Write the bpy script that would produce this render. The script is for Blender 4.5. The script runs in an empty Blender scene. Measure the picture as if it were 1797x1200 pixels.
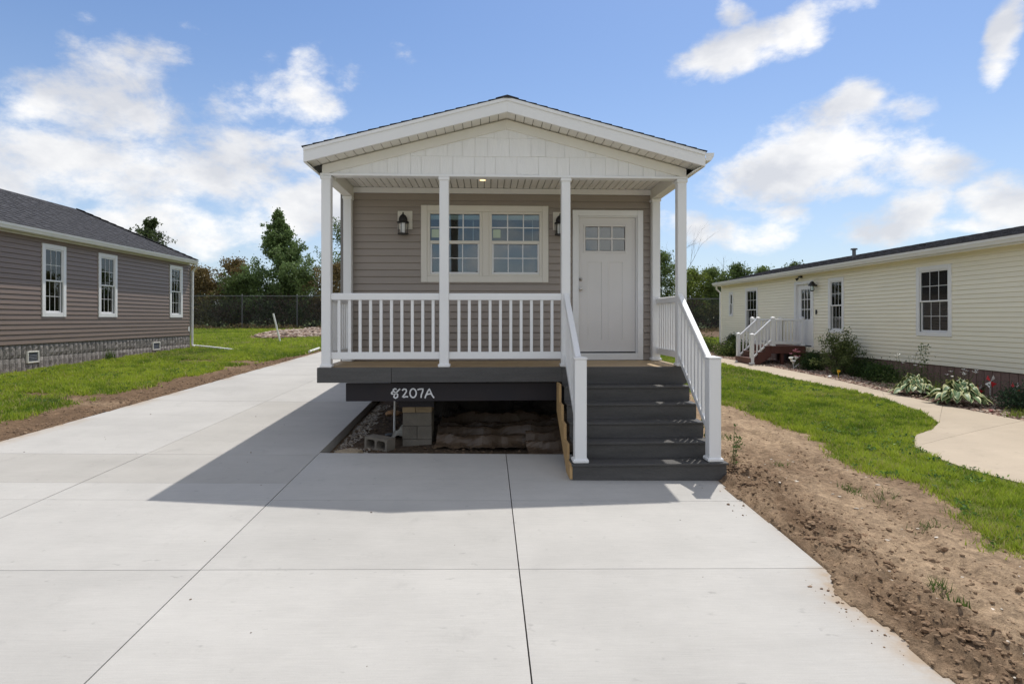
import bpy, bmesh, math, random
import numpy as np
from mathutils import Vector, Matrix
R_ = math.radians
rnd = random.Random(7)
rng = np.random.default_rng(11)
S = bpy.context.scene
COL = S.collection

# ------------------------------------------------------------------ camera, sky, sun, exposure
CAMZ = 1.826
cam_d = bpy.data.cameras.new('camera')
cam = bpy.data.objects.new('camera', cam_d); COL.objects.link(cam)
cam.location = (0, 0, CAMZ)
cam.rotation_euler = (R_(90), 0, R_(-2.4))
cam_d.sensor_width = 36; cam_d.lens = 36*1040/1797
cam_d.shift_y = -40/1797
cam_d.clip_start = .05; cam_d.clip_end = 6000
S.camera = cam
S.view_settings.view_transform = 'Standard'; S.view_settings.look = 'None'
S.view_settings.gamma = 1; S.view_settings.exposure = 0.43
S.view_settings.use_curve_mapping = False
S.cycles.max_bounces = 8; S.cycles.diffuse_bounces = 4; S.cycles.transparent_max_bounces = 12
S.cycles.caustics_reflective = False; S.cycles.caustics_refractive = False

SUN_EL = math.atan2(4.0, math.hypot(1.0, 1.66)); SUN_AZ = math.atan2(1.0, 1.66)
sun_d = bpy.data.lights.new('sun', 'SUN'); sun_d.energy = 2.75; sun_d.angle = R_(.55); sun_d.color = (1, .955, .885)
sun = bpy.data.objects.new('sun', sun_d); COL.objects.link(sun)
sun.rotation_euler = Vector((1.0, 1.66, 4.0)).to_track_quat('Z', 'Y').to_euler()
sun.location = (8, 13, 32)

def build_world():
    w = bpy.data.worlds.new('World'); S.world = w; w.use_nodes = True
    nt = w.node_tree; nt.nodes.clear(); N = nt.nodes.new; L = nt.links.new
    def math_(op, a, b=None, c=None, clamp=False):
        n = N('ShaderNodeMath'); n.operation = op; n.use_clamp = clamp
        for i, v in enumerate((a, b, c)):
            if v is None: continue
            if isinstance(v, (int, float)): n.inputs[i].default_value = v
            else: L(v, n.inputs[i])
        return n.outputs[0]
    out = N('ShaderNodeOutputWorld'); bg = N('ShaderNodeBackground'); bg.inputs[1].default_value = .105
    sky = N('ShaderNodeTexSky'); sky.sky_type = 'NISHITA'; sky.sun_disc = False
    sky.sun_elevation = SUN_EL; sky.sun_rotation = SUN_AZ
    sky.air_density = 1.0; sky.dust_density = .9; sky.ozone_density = 1.6; sky.altitude = 200
    tc = N('ShaderNodeTexCoord'); sep = N('ShaderNodeSeparateXYZ'); L(tc.outputs['Generated'], sep.inputs[0])
    dx, dy, dz = sep.outputs
    az = math_('MULTIPLY', math_('ARCTAN2', dx, dy), 57.2958)
    el = math_('MULTIPLY', math_('ARCSINE', dz), 57.2958)
    # noise on the direction vector, flattened so that clouds stretch sideways
    mp = N('ShaderNodeMapping'); mp.inputs['Scale'].default_value = (1, 1, 1.7); mp.inputs['Location'].default_value = (3.1, 1.7, .4)
    L(tc.outputs['Generated'], mp.inputs[0])
    def noise(scale, det, rough, dist=0., off=None):
        n = N('ShaderNodeTexNoise'); n.inputs['Scale'].default_value = scale; n.inputs['Detail'].default_value = det
        n.inputs['Roughness'].default_value = rough; n.inputs['Distortion'].default_value = dist
        src = mp.outputs[0]
        if off:
            m2 = N('ShaderNodeVectorMath'); m2.operation = 'ADD'; m2.inputs[1].default_value = off; L(src, m2.inputs[0]); src = m2.outputs[0]
        L(src, n.inputs['Vector']); return n.outputs['Fac']
    n1 = noise(8.5, 13, .63, .12)
    n6 = noise(3.2, 3, .5, .2, (5, 1, 8))
    n2 = noise(2.6, 6, .55, .1)
    nw = noise(4.0, 4, .5, 0, (7, 3, 1)); nw2 = noise(4.0, 4, .5, 0, (2, 9, 5))
    dyc = math_('MAXIMUM', dy, .08)
    tx = math_('ADD', math_('DIVIDE', dx, dyc), math_('MULTIPLY_ADD', nw, .16, -.08))
    ty = math_('ADD', math_('DIVIDE', dz, dyc), math_('MULTIPLY_ADD', nw2, .08, -.04))
    field = None
    for (a, e, ra, re, ang, wt) in CLOUDS:
        da = math_('SUBTRACT', tx, a); de = math_('SUBTRACT', ty, e)
        c, s = math.cos(R_(ang)), math.sin(R_(ang))
        p = math_('MULTIPLY_ADD', da, c/ra, math_('MULTIPLY', de, s/ra))
        q = math_('MULTIPLY_ADD', da, -s/re, math_('MULTIPLY', de, c/re))
        r2 = math_('ADD', math_('MULTIPLY', p, p), math_('MULTIPLY', q, q))
        v = math_('MAXIMUM', math_('MULTIPLY_ADD', r2, -.62, wt*1.5-.5), -1.8)
        field = v if field is None else math_('SMOOTH_MAX', field, v, .22)
    # the rest of the sky: scattered clouds of the same kind
    gen = math_('MULTIPLY_ADD', n2, 6.5, -2.9)
    out_f = math_('MAXIMUM', math_('MULTIPLY_ADD', math_('ABSOLUTE', az), .09, -4.0), math_('MULTIPLY_ADD', el, .10, -3.2))
    out_f = math_('MINIMUM', math_('MAXIMUM', out_f, 0), 1)
    gen = math_('SUBTRACT', gen, math_('MULTIPLY', math_('SUBTRACT', 1., out_f), 3.))
    field = math_('MAXIMUM', field, gen)
    dens = math_('ADD', math_('ADD', field, math_('MULTIPLY_ADD', n6, 1.6, -.8)), math_('MULTIPLY_ADD', n1, 5.2, -2.30))
    mr = N('ShaderNodeMapRange'); mr.interpolation_type = 'SMOOTHSTEP'; L(dens, mr.inputs[0])
    mr.inputs[1].default_value = -.25; mr.inputs[2].default_value = 1.25
    cov = mr.outputs[0]
    # cloud tone: bright, with soft grey undersides
    n3 = noise(5.0, 6, .55, .2, (0, 0, .16))
    n4 = noise(5.0, 6, .55, .2, (0, 0, -.02))
    sh = math_('SUBTRACT', n4, n3)
    tone = N('ShaderNodeMapRange'); L(sh, tone.inputs[0]); tone.inputs[1].default_value = -.16; tone.inputs[2].default_value = .10
    cr = N('ShaderNodeMix'); cr.data_type = 'RGBA'
    cr.inputs['A'].default_value = (5.1, 5.2, 5.5, 1); cr.inputs['B'].default_value = (7.6, 7.5, 7.35, 1)
    L(tone.outputs[0], cr.inputs['Factor'])
    tint = N('ShaderNodeMix'); tint.data_type = 'RGBA'; tint.blend_type = 'MULTIPLY'; tint.inputs['Factor'].default_value = 1
    hs = N('ShaderNodeHueSaturation'); hs.inputs['Saturation'].default_value = 1.10; L(sky.outputs[0], hs.inputs['Color'])
    L(hs.outputs[0], tint.inputs['A']); tint.inputs['B'].default_value = (.80, .885, 1.0, 1)
    # thin high veil that whitens the low sky
    veil = math_('MULTIPLY', math_('POWER', math_('SUBTRACT', 1., math_('ABSOLUTE', dz)), 4.5), .72)
    mv = N('ShaderNodeMix'); mv.data_type = 'RGBA'; L(veil, mv.inputs['Factor']); L(tint.outputs['Result'], mv.inputs['A'])
    mv.inputs['B'].default_value = (5.0, 5.6, 6.2, 1)
    mx = N('ShaderNodeMix'); mx.data_type = 'RGBA'
    L(math_('MULTIPLY', cov, .93), mx.inputs['Factor']); L(mv.outputs['Result'], mx.inputs['A']); L(cr.outputs['Result'], mx.inputs['B'])
    L(mx.outputs['Result'], bg.inputs[0]); L(bg.outputs[0], out.inputs[0])
# clouds in view: place on the sky as tan(bearing), tan(height), half-width, half-height, tilt (degrees), weight
CLOUDS = [
 (-0.676, 0.257, 0.208, 0.059, 0, 1), (-0.493, 0.259, 0.168, 0.057, 2, 1), (-0.355, 0.246, 0.089, 0.039, 0, 0.85), (-0.775, 0.242, 0.109, 0.069, 0, 1),
 (-0.739, 0.363, 0.074, 0.054, 10, 0.9), (-0.658, 0.369, 0.109, 0.059, 25, 0.9), (-0.567, 0.403, 0.069, 0.029, 35, 0.8), (-0.612, 0.332, 0.119, 0.034, 0, 0.8),
 (-0.685, 0.434, 0.059, 0.025, 30, 0.55), (-0.355, 0.369, 0.104, 0.047, 18, 0.8), (-0.298, 0.408, 0.045, 0.029, 60, 0.7), (-0.28, 0.351, 0.05, 0.025, 0, 0.6),
 (-0.489, 0.475, 0.054, 0.027, -35, 0.5), (-0.129, 0.44, 0.032, 0.026, -20, 0.55), (-0.205, 0.4, 0.04, 0.018, 20, 0.4), (-0.64, 0.477, 0.04, 0.015, -30, 0.35),
 (-0.493, 0.155, 0.089, 0.037, 0, 1), (-0.41, 0.165, 0.059, 0.029, 0, 0.95), (-0.317, 0.18, 0.074, 0.039, 20, 1), (-0.223, 0.19, 0.059, 0.049, 0, 0.95),
 (-0.612, 0.164, 0.059, 0.015, 0, 0.75), (0.615, 0.301, 0.109, 0.069, 15, 1), (0.505, 0.255, 0.109, 0.047, 8, 1), (0.636, 0.36, 0.05, 0.049, 0, 0.95),
 (0.722, 0.366, 0.059, 0.026, 20, 0.85), (0.737, 0.272, 0.079, 0.035, 0, 0.95), (0.425, 0.235, 0.069, 0.027, 0, 0.85), (0.656, 0.232, 0.059, 0.022, 0, 0.8),
 (0.395, 0.439, 0.079, 0.031, 20, 0.8), (0.475, 0.475, 0.089, 0.033, 12, 0.8), (0.575, 0.531, 0.099, 0.02, 22, 0.6), (0.435, 0.533, 0.028, 0.029, -20, 0.6),
 (0.405, 0.161, 0.089, 0.026, 0, 0.95), (0.505, 0.167, 0.045, 0.029, 10, 1), (0.697, 0.158, 0.089, 0.027, 5, 0.9), (0.747, 0.198, 0.05, 0.029, 20, 0.9),
 (0.912, 0.209, 0.069, 0.033, 0, 1.05), (0.84, 0.174, 0.059, 0.014, 0, 0.65), (0.922, 0.499, 0.028, 0.059, -20, 0.8), (0.902, 0.444, 0.03, 0.027, 60, 0.6),
]
build_world()

# ------------------------------------------------------------------ materials
def nodes(m): return m.node_tree.nodes, m.node_tree.links
def newmat(name):
    m = bpy.data.materials.new(name); m.use_nodes = True
    return m, m.node_tree.nodes['Principled BSDF']
def mat(name, col, rough=.6, var=.12, vscale=3., bump=0., bscale=60., stretch=(1, 1, 1), metal=0., spec=.5, rnd_tone=0., col2=None, attr=None, space='pos', fine=0.):
    """procedural surface: base colour, soft mottling, optional second colour, fine relief"""
    m, b = newmat(name); n, l = nodes(m)
    b.inputs['Roughness'].default_value = rough; b.inputs['Metallic'].default_value = metal
    b.inputs['Specular IOR Level'].default_value = spec
    if space == 'pos': g = n.new('ShaderNodeNewGeometry'); src = g.outputs['Position']
    else: g = n.new('ShaderNodeTexCoord'); src = g.outputs['Object']
    mp = n.new('ShaderNodeMapping'); mp.inputs['Scale'].default_value = stretch; l.new(src, mp.inputs[0])
    t = n.new('ShaderNodeTexNoise'); t.inputs['Scale'].default_value = vscale; t.inputs['Detail'].default_value = 6; t.inputs['Roughness'].default_value = .6
    l.new(mp.outputs[0], t.inputs['Vector'])
    mr = n.new('ShaderNodeMapRange'); l.new(t.outputs['Fac'], mr.inputs[0]); mr.inputs[1].default_value = .28; mr.inputs[2].default_value = .72
    mix = n.new('ShaderNodeMix'); mix.data_type = 'RGBA'; l.new(mr.outputs[0], mix.inputs['Factor'])
    c2 = col2 or tuple(min(1, c*(1+var)) for c in col)
    c1 = col if col2 else tuple(c*(1-var) for c in col)
    mix.inputs['A'].default_value = (*c1, 1); mix.inputs['B'].default_value = (*c2, 1)
    last = mix.outputs['Result']
    if fine:
        t3 = n.new('ShaderNodeTexNoise'); t3.inputs['Scale'].default_value = bscale; t3.inputs['Detail'].default_value = 5; l.new(mp.outputs[0], t3.inputs['Vector'])
        m3 = n.new('ShaderNodeMapRange'); l.new(t3.outputs['Fac'], m3.inputs[0]); m3.inputs[1].default_value = .3; m3.inputs[2].default_value = .7
        m3.inputs[3].default_value = 1-fine; m3.inputs[4].default_value = 1+fine
        mm = n.new('ShaderNodeVectorMath'); mm.operation = 'SCALE'; l.new(last, mm.inputs[0]); l.new(m3.outputs[0], mm.inputs['Scale']); last = mm.outputs[0]
    if rnd_tone:
        oi = n.new('ShaderNodeObjectInfo'); m4 = n.new('ShaderNodeMapRange'); l.new(oi.outputs['Random'], m4.inputs[0])
        m4.inputs[3].default_value = 1-rnd_tone; m4.inputs[4].default_value = 1+rnd_tone
        mm = n.new('ShaderNodeVectorMath'); mm.operation = 'SCALE'; l.new(last, mm.inputs[0]); l.new(m4.outputs[0], mm.inputs['Scale']); last = mm.outputs[0]
    if attr:
        a = n.new('ShaderNodeAttribute'); a.attribute_name = attr
        mm = n.new('ShaderNodeVectorMath'); mm.operation = 'MULTIPLY'; l.new(last, mm.inputs[0]); l.new(a.outputs['Color'], mm.inputs[1]); last = mm.outputs[0]
    l.new(last, b.inputs['Base Color'])
    if bump:
        t2 = n.new('ShaderNodeTexNoise'); t2.inputs['Scale'].default_value = bscale; t2.inputs['Detail'].default_value = 6
        l.new(mp.outputs[0], t2.inputs['Vector'])
        bp = n.new('ShaderNodeBump'); bp.inputs['Strength'].default_value = bump; bp.inputs['Distance'].default_value = .01
        l.new(t2.outputs['Fac'], bp.inputs['Height']); l.new(bp.outputs[0], b.inputs['Normal'])
    return m
M = {}
M['taupe'] = mat('taupe_vinyl_siding', (.315, .272, .236), .5, .05, 1.2, .12, 40, (1, 1, 12), rnd_tone=.02)
M['brown'] = mat('brown_vinyl_siding', (.20, .148, .118), .42, .06, 1.2, .12, 40, (1, 1, 12), rnd_tone=.03)
M['cream'] = mat('cream_vinyl_siding', (.86, .81, .655), .5, .04, 1.2, .1, 40, (1, 1, 12), rnd_tone=.015)
M['white'] = mat('white_vinyl', (.79, .79, .785), .38, .02, 2.0, .03, 25, rnd_tone=.01)
M['trim'] = mat('cream_white_window_trim', (.72, .685, .61), .42, .02, 2.0, .03, 25)
M['shake'] = mat('white_shake_siding', (.79, .785, .765), .55, .03, 5, .5, 14, (5, 5, .6), rnd_tone=.012)
M['soffit'] = mat('white_soffit_vinyl', (.74, .72, .66), .5, .03, 3, rnd_tone=.02)
M['door'] = mat('white_door_paint', (.70, .68, .66), .38, .02, 2)
M['grey_trim'] = mat('taupe_corner_trim', (.21, .195, .18), .45, .04, 2)
M['metal'] = mat('satin_nickel', (.5, .48, .45), .28, .05, 10, metal=1)
M['black'] = mat('black_lantern_metal', (.012, .012, .013), .4, .1, 8)
M['charcoal'] = mat('charcoal_deck_composite', (.070, .067, .064), .55, .24, 1.3, .4, 30, (1, 8, 8), rnd_tone=.08, fine=.17)
M['deckwood'] = mat('treated_pine_deck_boards', (.40, .29, .165), .65, .22, 2.2, .3, 16, (1, 14, 14), rnd_tone=.14, fine=.15)
M['ply'] = mat('raw_pine_stringer', (.45, .29, .13), .7, .15, 3, .2, 20, (8, 2, 2))
M['steel'] = mat('black_painted_steel', (.008, .006, .010), .65, .4, 2.5, .1, 15, col2=(.015, .009, .010))
M['paint'] = mat('white_spray_paint', (.72, .72, .72), .6, .10, 30)
M['block'] = mat('grey_concrete_block', (.195, .172, .138), .9, .2, 4, .9, 90, rnd_tone=.16, fine=.14)
M['plank'] = mat('tan_wood_cap', (.38, .28, .165), .75, .2, 5, .2, 20, (1, 8, 8), rnd_tone=.1)
M['tarp'] = mat('brown_plastic_sheet', (.105, .072, .046), .42, .3, 1.6, .3, 8)
M['pvc'] = mat('white_pvc', (.78, .78, .75), .4, .04, 4)
M['shingle'] = mat('charcoal_shingles', (.040, .040, .046), .92, .35, 7, .7, 120, (1, 1, 1), fine=.45)
M['shingle_r'] = mat('grey_brown_shingles', (.075, .070, .070), .92, .45, 5, .7, 90, (1, 1, 1), fine=.5)
M['split'] = mat('grey_split_face_skirting', (.25, .228, .212), .92, .25, 9, 1.0, 38, rnd_tone=.10, fine=.30)
M['mauve'] = mat('mauve_brown_skirting', (.200, .130, .108), .9, .16, 9, .7, 60, rnd_tone=.07, fine=.15)
M['redwood'] = mat('red_brown_deck_stain', (.105, .037, .026), .6, .2, 3, .2, 20, rnd_tone=.08)
M['galv'] = mat('galvanised_steel', (.13, .135, .14), .5, .1, 3, metal=.4)
M['interior'] = mat('interior_wall_paint', (.30, .34, .33), .8, .04, 2)
M['blind'] = mat('white_blind', (.80, .81, .80), .6, .03, 2)
M['paper'] = mat('pale_sticker_paper', (.50, .60, .48), .7, .05, 60)
M['bark'] = mat('grey_brown_bark', (.11, .085, .065), .9, .3, 6, .6, 30)
M['pink'] = mat('pink_petal', (.75, .30, .36), .6, .15, 12)
M['red'] = mat('red_plastic', (.65, .03, .04), .45, .08, 6)
M['petal'] = mat('white_petal', (.85, .84, .80), .5, .05, 12)
M['yellow'] = mat('yellow_petal', (.75, .50, .04), .5, .15, 12)

def glass(name, tint=(.8, .88, .88), base=.045):
    m = bpy.data.materials.new(name); m.use_nodes = True; n, l = nodes(m); n.clear()
    o = n.new('ShaderNodeOutputMaterial'); tr = n.new('ShaderNodeBsdfTransparent'); tr.inputs[0].default_value = (*tint, 1)
    gl = n.new('ShaderNodeBsdfGlossy'); gl.inputs['Roughness'].default_value = .01
    geo = n.new('ShaderNodeNewGeometry'); ns = n.new('ShaderNodeTexNoise'); ns.inputs['Scale'].default_value = 1.3; l.new(geo.outputs['Position'], ns.inputs['Vector'])
    bp = n.new('ShaderNodeBump'); bp.inputs['Strength'].default_value = .06; bp.inputs['Distance'].default_value = .05; l.new(ns.outputs['Fac'], bp.inputs['Height']); l.new(bp.outputs[0], gl.inputs['Normal'])
    fr = n.new('ShaderNodeFresnel'); fr.inputs[0].default_value = 1.52
    ad = n.new('ShaderNodeMath'); ad.operation = 'ADD'; ad.inputs[1].default_value = base; ad.use_clamp = True; l.new(fr.outputs[0], ad.inputs[0])
    mx = n.new('ShaderNodeMixShader'); l.new(ad.outputs[0], mx.inputs[0]); l.new(tr.outputs[0], mx.inputs[1]); l.new(gl.outputs[0], mx.inputs[2]); l.new(mx.outputs[0], o.inputs[0])
    return m
M['glass'] = glass('window_glass')
M['glass_d'] = glass('screened_window_glass', (.62, .68, .68), .10)
def leafmat(name, rough=.5, trans=.35):
    m, b = newmat(name); n, l = nodes(m)
    a = n.new('ShaderNodeAttribute'); a.attribute_name = 'Col'
    l.new(a.outputs['Color'], b.inputs['Base Color']); b.inputs['Roughness'].default_value = rough; b.inputs['Specular IOR Level'].default_value = .3
    t = n.new('ShaderNodeBsdfTranslucent'); l.new(a.outputs['Color'], t.inputs[0])
    mx = n.new('ShaderNodeMixShader'); mx.inputs[0].default_value = trans
    o = n['Material Output']; l.new(b.outputs[0], mx.inputs[1]); l.new(t.outputs[0], mx.inputs[2]); l.new(mx.outputs[0], o.inputs[0])
    return m
M['leaf'] = leafmat('leaf_foliage'); M['grass'] = leafmat('grass_blades', .55, .4)
def vcolmat(name, rough=.9, bump=.4, bscale=60):
    m, b = newmat(name); n, l = nodes(m)
    a = n.new('ShaderNodeAttribute'); a.attribute_name = 'Col'
    g = n.new('ShaderNodeNewGeometry'); t = n.new('ShaderNodeTexNoise'); t.inputs['Scale'].default_value = bscale; t.inputs['Detail'].default_value = 6
    l.new(g.outputs['Position'], t.inputs['Vector'])
    mr = n.new('ShaderNodeMapRange'); l.new(t.outputs['Fac'], mr.inputs[0]); mr.inputs[1].default_value = .25; mr.inputs[2].default_value = .75; mr.inputs[3].default_value = .78; mr.inputs[4].default_value = 1.2
    mm = n.new('ShaderNodeVectorMath'); mm.operation = 'SCALE'; l.new(a.outputs['Color'], mm.inputs[0]); l.new(mr.outputs[0], mm.inputs['Scale']); l.new(mm.outputs[0], b.inputs['Base Color'])
    bp = n.new('ShaderNodeBump'); bp.inputs['Strength'].default_value = bump; bp.inputs['Distance'].default_value = .01; l.new(t.outputs['Fac'], bp.inputs['Height']); l.new(bp.outputs[0], b.inputs['Normal'])
    b.inputs['Roughness'].default_value = rough; b.inputs['Specular IOR Level'].default_value = .2
    return m
M['stone'] = vcolmat('loose_stones', .85, .3, 80)
M['lit'] = bpy.data.materials.new('downlight_glow'); M['lit'].use_nodes = True
_b = M['lit'].node_tree.nodes['Principled BSDF']; _b.inputs['Emission Color'].default_value = (1, .66, .32, 1); _b.inputs['Emission Strength'].default_value = 1.6; _b.inputs['Base Color'].default_value = (.8, .7, .6, 1)

def concrete(name, col, broom=True, stain=(.37, .295, .22)):
    m, b = newmat(name); n, l = nodes(m); b.inputs['Roughness'].default_value = .8; b.inputs['Specular IOR Level'].default_value = .25
    g = n.new('ShaderNodeNewGeometry'); pos = g.outputs['Position']
    def ns(scale, det, stretch=(1, 1, 1), rough=.6):
        mp = n.new('ShaderNodeMapping'); mp.inputs['Scale'].default_value = stretch; l.new(pos, mp.inputs[0])
        t = n.new('ShaderNodeTexNoise'); t.inputs['Scale'].default_value = scale; t.inputs['Detail'].default_value = det; t.inputs['Roughness'].default_value = rough; l.new(mp.outputs[0], t.inputs['Vector']); return t.outputs['Fac']
    def rng_(f, a, b_, c, d):
        mr = n.new('ShaderNodeMapRange'); l.new(f, mr.inputs[0])
        for i, v in zip((1, 2, 3, 4), (a, b_, c, d)): mr.inputs[i].default_value = v
        return mr.outputs[0]
    def mul(a, b_):
        k = n.new('ShaderNodeMath'); k.operation = 'MULTIPLY'; l.new(a, k.inputs[0]); l.new(b_, k.inputs[1]); return k.outputs[0]
    big = rng_(ns(.8, 6, rough=.65), .3, .7, .91, 1.07)
    band = rng_(ns(1.1, 4, (.22, 1.6, 1)), .3, .7, .95, 1.045)
    br = ns(14, 5, (.35, 9, 1), .7); brm = rng_(br, .3, .7, .935, 1.05)
    fine = rng_(ns(170, 3), .3, .7, .95, 1.04)
    spots = mul(rng_(ns(9, 2, (1, 1.6, 1)), .68, .78, 1., .80), rng_(ns(2.3, 6, (1, .8, 1), .7), .60, .74, 1., .88))
    oi = n.new('ShaderNodeObjectInfo'); tone = rng_(oi.outputs['Random'], 0, 1, .965, 1.03)
    k = mul(mul(mul(big, band), mul(brm, fine)), mul(spots, tone))
    sc = n.new('ShaderNodeVectorMath'); sc.operation = 'SCALE'; sc.inputs[0].default_value = col; l.new(k, sc.inputs['Scale'])
    # soil washed over the slab edge
    a = n.new('ShaderNodeAttribute'); a.attribute_name = 'Soil'
    sn = rng_(ns(7, 6), .35, .65, .3, 1.4)
    mx = n.new('ShaderNodeMix'); mx.data_type = 'RGBA'; mx.clamp_factor = True; l.new(mul(a.outputs['Fac'], sn), mx.inputs['Factor']); l.new(sc.outputs[0], mx.inputs['A']); mx.inputs['B'].default_value = (*stain, 1)
    l.new(mx.outputs['Result'], b.inputs['Base Color'])
    bp = n.new('ShaderNodeBump'); bp.inputs['Strength'].default_value = .5 if broom else .3; bp.inputs['Distance'].default_value = .004
    l.new(br, bp.inputs['Height']); l.new(bp.outputs[0], b.inputs['Normal'])
    return m
M['concrete'] = concrete('broomed_concrete', (.452, .438, .412))
M['concrete_b'] = concrete('broomed_concrete_darker_pour', (.405, .388, .358))
M['concrete_old'] = concrete('tan_old_concrete', (.46, .385, .295), False)

# ------------------------------------------------------------------ object helpers
WL = {}
def props(o, label=None, cat=None, group=None, kind=None):
    if label: o['label'] = label
    if cat: o['category'] = cat
    if group: o['group'] = group
    if kind: o['kind'] = kind
    return o
def link(o, name, parent, loc):
    COL.objects.link(o)
    loc = Vector(loc); WL[o.name] = loc
    if parent is not None:
        o.parent = parent; o.location = loc - WL[parent.name]
    else: o.location = loc
    return o
def thing(name, label, cat, loc, group=None, kind=None):
    o = bpy.data.objects.new(name, None); o.empty_display_size = .3
    link(o, name, None, loc); return props(o, label, cat, group, kind)
class Fr:
    """local frame: u along, n outward, z up"""
    def __init__(s, o=(0, 0, 0), u=(1, 0), n=(0, 1)):
        s.o = Vector(o); s.u = Vector((u[0], u[1], 0)); s.n = Vector((n[0], n[1], 0))
    def __call__(s, u, n, z): return s.o + s.u*u + s.n*n + Vector((0, 0, z))
WF = Fr()
class MB:
    def __init__(s, fr=WF): s.v = []; s.f = []; s.fr = fr
    def poly(s, pts, faces):
        k = len(s.v); s.v += [tuple(s.fr(*p)) for p in pts]; s.f += [tuple(i+k for i in f) for f in faces]; return s
    def box(s, a0, b0, c0, a1, b1, c1):
        P = [(a0, b0, c0), (a1, b0, c0), (a1, b1, c0), (a0, b1, c0), (a0, b0, c1), (a1, b0, c1), (a1, b1, c1), (a0, b1, c1)]
        return s.poly(P, [(0, 3, 2, 1), (4, 5, 6, 7), (0, 1, 5, 4), (1, 2, 6, 5), (2, 3, 7, 6), (3, 0, 4, 7)])
    def prism(s, prof, a0, a1, ax=0):
        """profile of (p,q) swept along axis ax (0: u, prof=(n,z); 1: n, prof=(u,z); 2: z, prof=(u,n))"""
        def P(t, p, q): return ((t, p, q), (p, t, q), (p, q, t))[ax]
        n = len(prof); pts = [P(a0, *p) for p in prof]+[P(a1, *p) for p in prof]
        return s.poly(pts, [tuple(range(n)), tuple(range(2*n-1, n-1, -1))]+[(i, (i+1) % n, (i+1) % n+n, i+n) for i in range(n)])
    def tube(s, path, r, n=8, cap=True):
        path = [Vector(p) for p in path]; rs = r if isinstance(r, (list, tuple)) else [r]*len(path)
        k = len(s.v); prev = None
        for i, p in enumerate(path):
            d = (path[min(i+1, len(path)-1)]-path[max(i-1, 0)]).normalized()
            ref = Vector((0, 0, 1)) if abs(d.z) < .9 else Vector((1, 0, 0))
            if prev is not None: ref = prev
            x = d.cross(ref).normalized(); y = x.cross(d).normalized(); prev = y
            for j in range(n):
                a = 2*math.pi*j/n; s.v.append(tuple(s.fr(*(p+(x*math.cos(a)+y*math.sin(a))*rs[i]))))
        for i in range(len(path)-1):
            for j in range(n):
                s.f.append((k+i*n+j, k+i*n+(j+1) % n, k+(i+1)*n+(j+1) % n, k+(i+1)*n+j))
        if cap:
            s.f.append(tuple(k+j for j in range(n))); e = k+(len(path)-1)*n; s.f.append(tuple(e+j for j in reversed(range(n))))
        return s
    def lathe(s, c, prof, n=16):
        """prof: (radius, z) list around vertical axis at c"""
        k = len(s.v)
        for (r, z) in prof:
            for j in range(n):
                a = 2*math.pi*j/n; s.v.append(tuple(s.fr(c[0]+r*math.cos(a), c[1]+r*math.sin(a), c[2]+z)))
        for i in range(len(prof)-1):
            for j in range(n): s.f.append((k+i*n+j, k+i*n+(j+1) % n, k+(i+1)*n+(j+1) % n, k+(i+1)*n+j))
        s.f.append(tuple(k+j for j in range(n))); e = k+(len(prof)-1)*n; s.f.append(tuple(e+j for j in reversed(range(n))))
        return s
    def build(s, name, m, parent=None, bev=0., smooth=False, label=None, origin=None, kind=None, cat=None, group=None):
        me = bpy.data.meshes.new(name)
        vs = np.array(s.v, dtype=float)
        if origin is None: lo, hi = vs.min(0), vs.max(0); origin = ((lo[0]+hi[0])/2, (lo[1]+hi[1])/2, lo[2])
        vs = vs-np.array(origin)
        me.from_pydata(vs.tolist(), [], s.f)
        b = bmesh.new(); b.from_mesh(me)
        bmesh.ops.recalc_face_normals(b, faces=b.faces)
        if bev: bmesh.ops.bevel(b, geom=[e for e in b.edges if e.calc_face_angle(0) > .5], offset=bev, segments=1, affect='EDGES', clamp_overlap=True)
        b.to_mesh(me); b.free()
        if smooth: me.polygons.foreach_set('use_smooth', [True]*len(me.polygons))
        me.materials.append(M[m] if isinstance(m, str) else m)
        o = bpy.data.objects.new(name, me); link(o, name, parent, origin)
        return props(o, label, cat, group, kind)
def dup(o, parent, delta):
    """copy of one object moved by delta, under parent"""
    c = o.copy(); COL.objects.link(c); loc = WL[o.name]+Vector(delta); WL[c.name] = loc
    c.parent = parent; c.location = loc-(WL[parent.name] if parent else Vector()); return c
def fast_mesh(name, V, F, m, parent=None, cols=None, kind=None, label=None, cat=None, smooth=False, origin=(0, 0, 0)):
    """V (n,3), F (m,k) numpy; cols per vertex (n,3)"""
    me = bpy.data.meshes.new(name); V = np.asarray(V, dtype=np.float32)-np.array(origin, dtype=np.float32); F = np.asarray(F, dtype=np.int32)
    me.vertices.add(len(V)); me.vertices.foreach_set('co', V.ravel())
    k = F.shape[1]; me.loops.add(F.size); me.loops.foreach_set('vertex_index', F.ravel())
    me.polygons.add(len(F)); me.polygons.foreach_set('loop_start', np.arange(0, F.size, k, dtype=np.int32))
    if smooth: me.polygons.foreach_set('use_smooth', np.ones(len(F), dtype=bool))
    me.update(calc_edges=True)
    if cols is not None:
        ca = me.color_attributes.new('Col', 'FLOAT_COLOR', 'POINT'); c4 = np.ones((len(V), 4), dtype=np.float32); c4[:, :3] = cols
        ca.data.foreach_set('color', c4.ravel())
    if not smooth: me.polygons.foreach_set('use_smooth', np.zeros(len(F), dtype=bool)); me.shade_flat()
    me.materials.append(M[m] if isinstance(m, str) else m)
    o = bpy.data.objects.new(name, me); link(o, name, parent, origin)
    return props(o, label, cat, None, kind)

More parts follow.
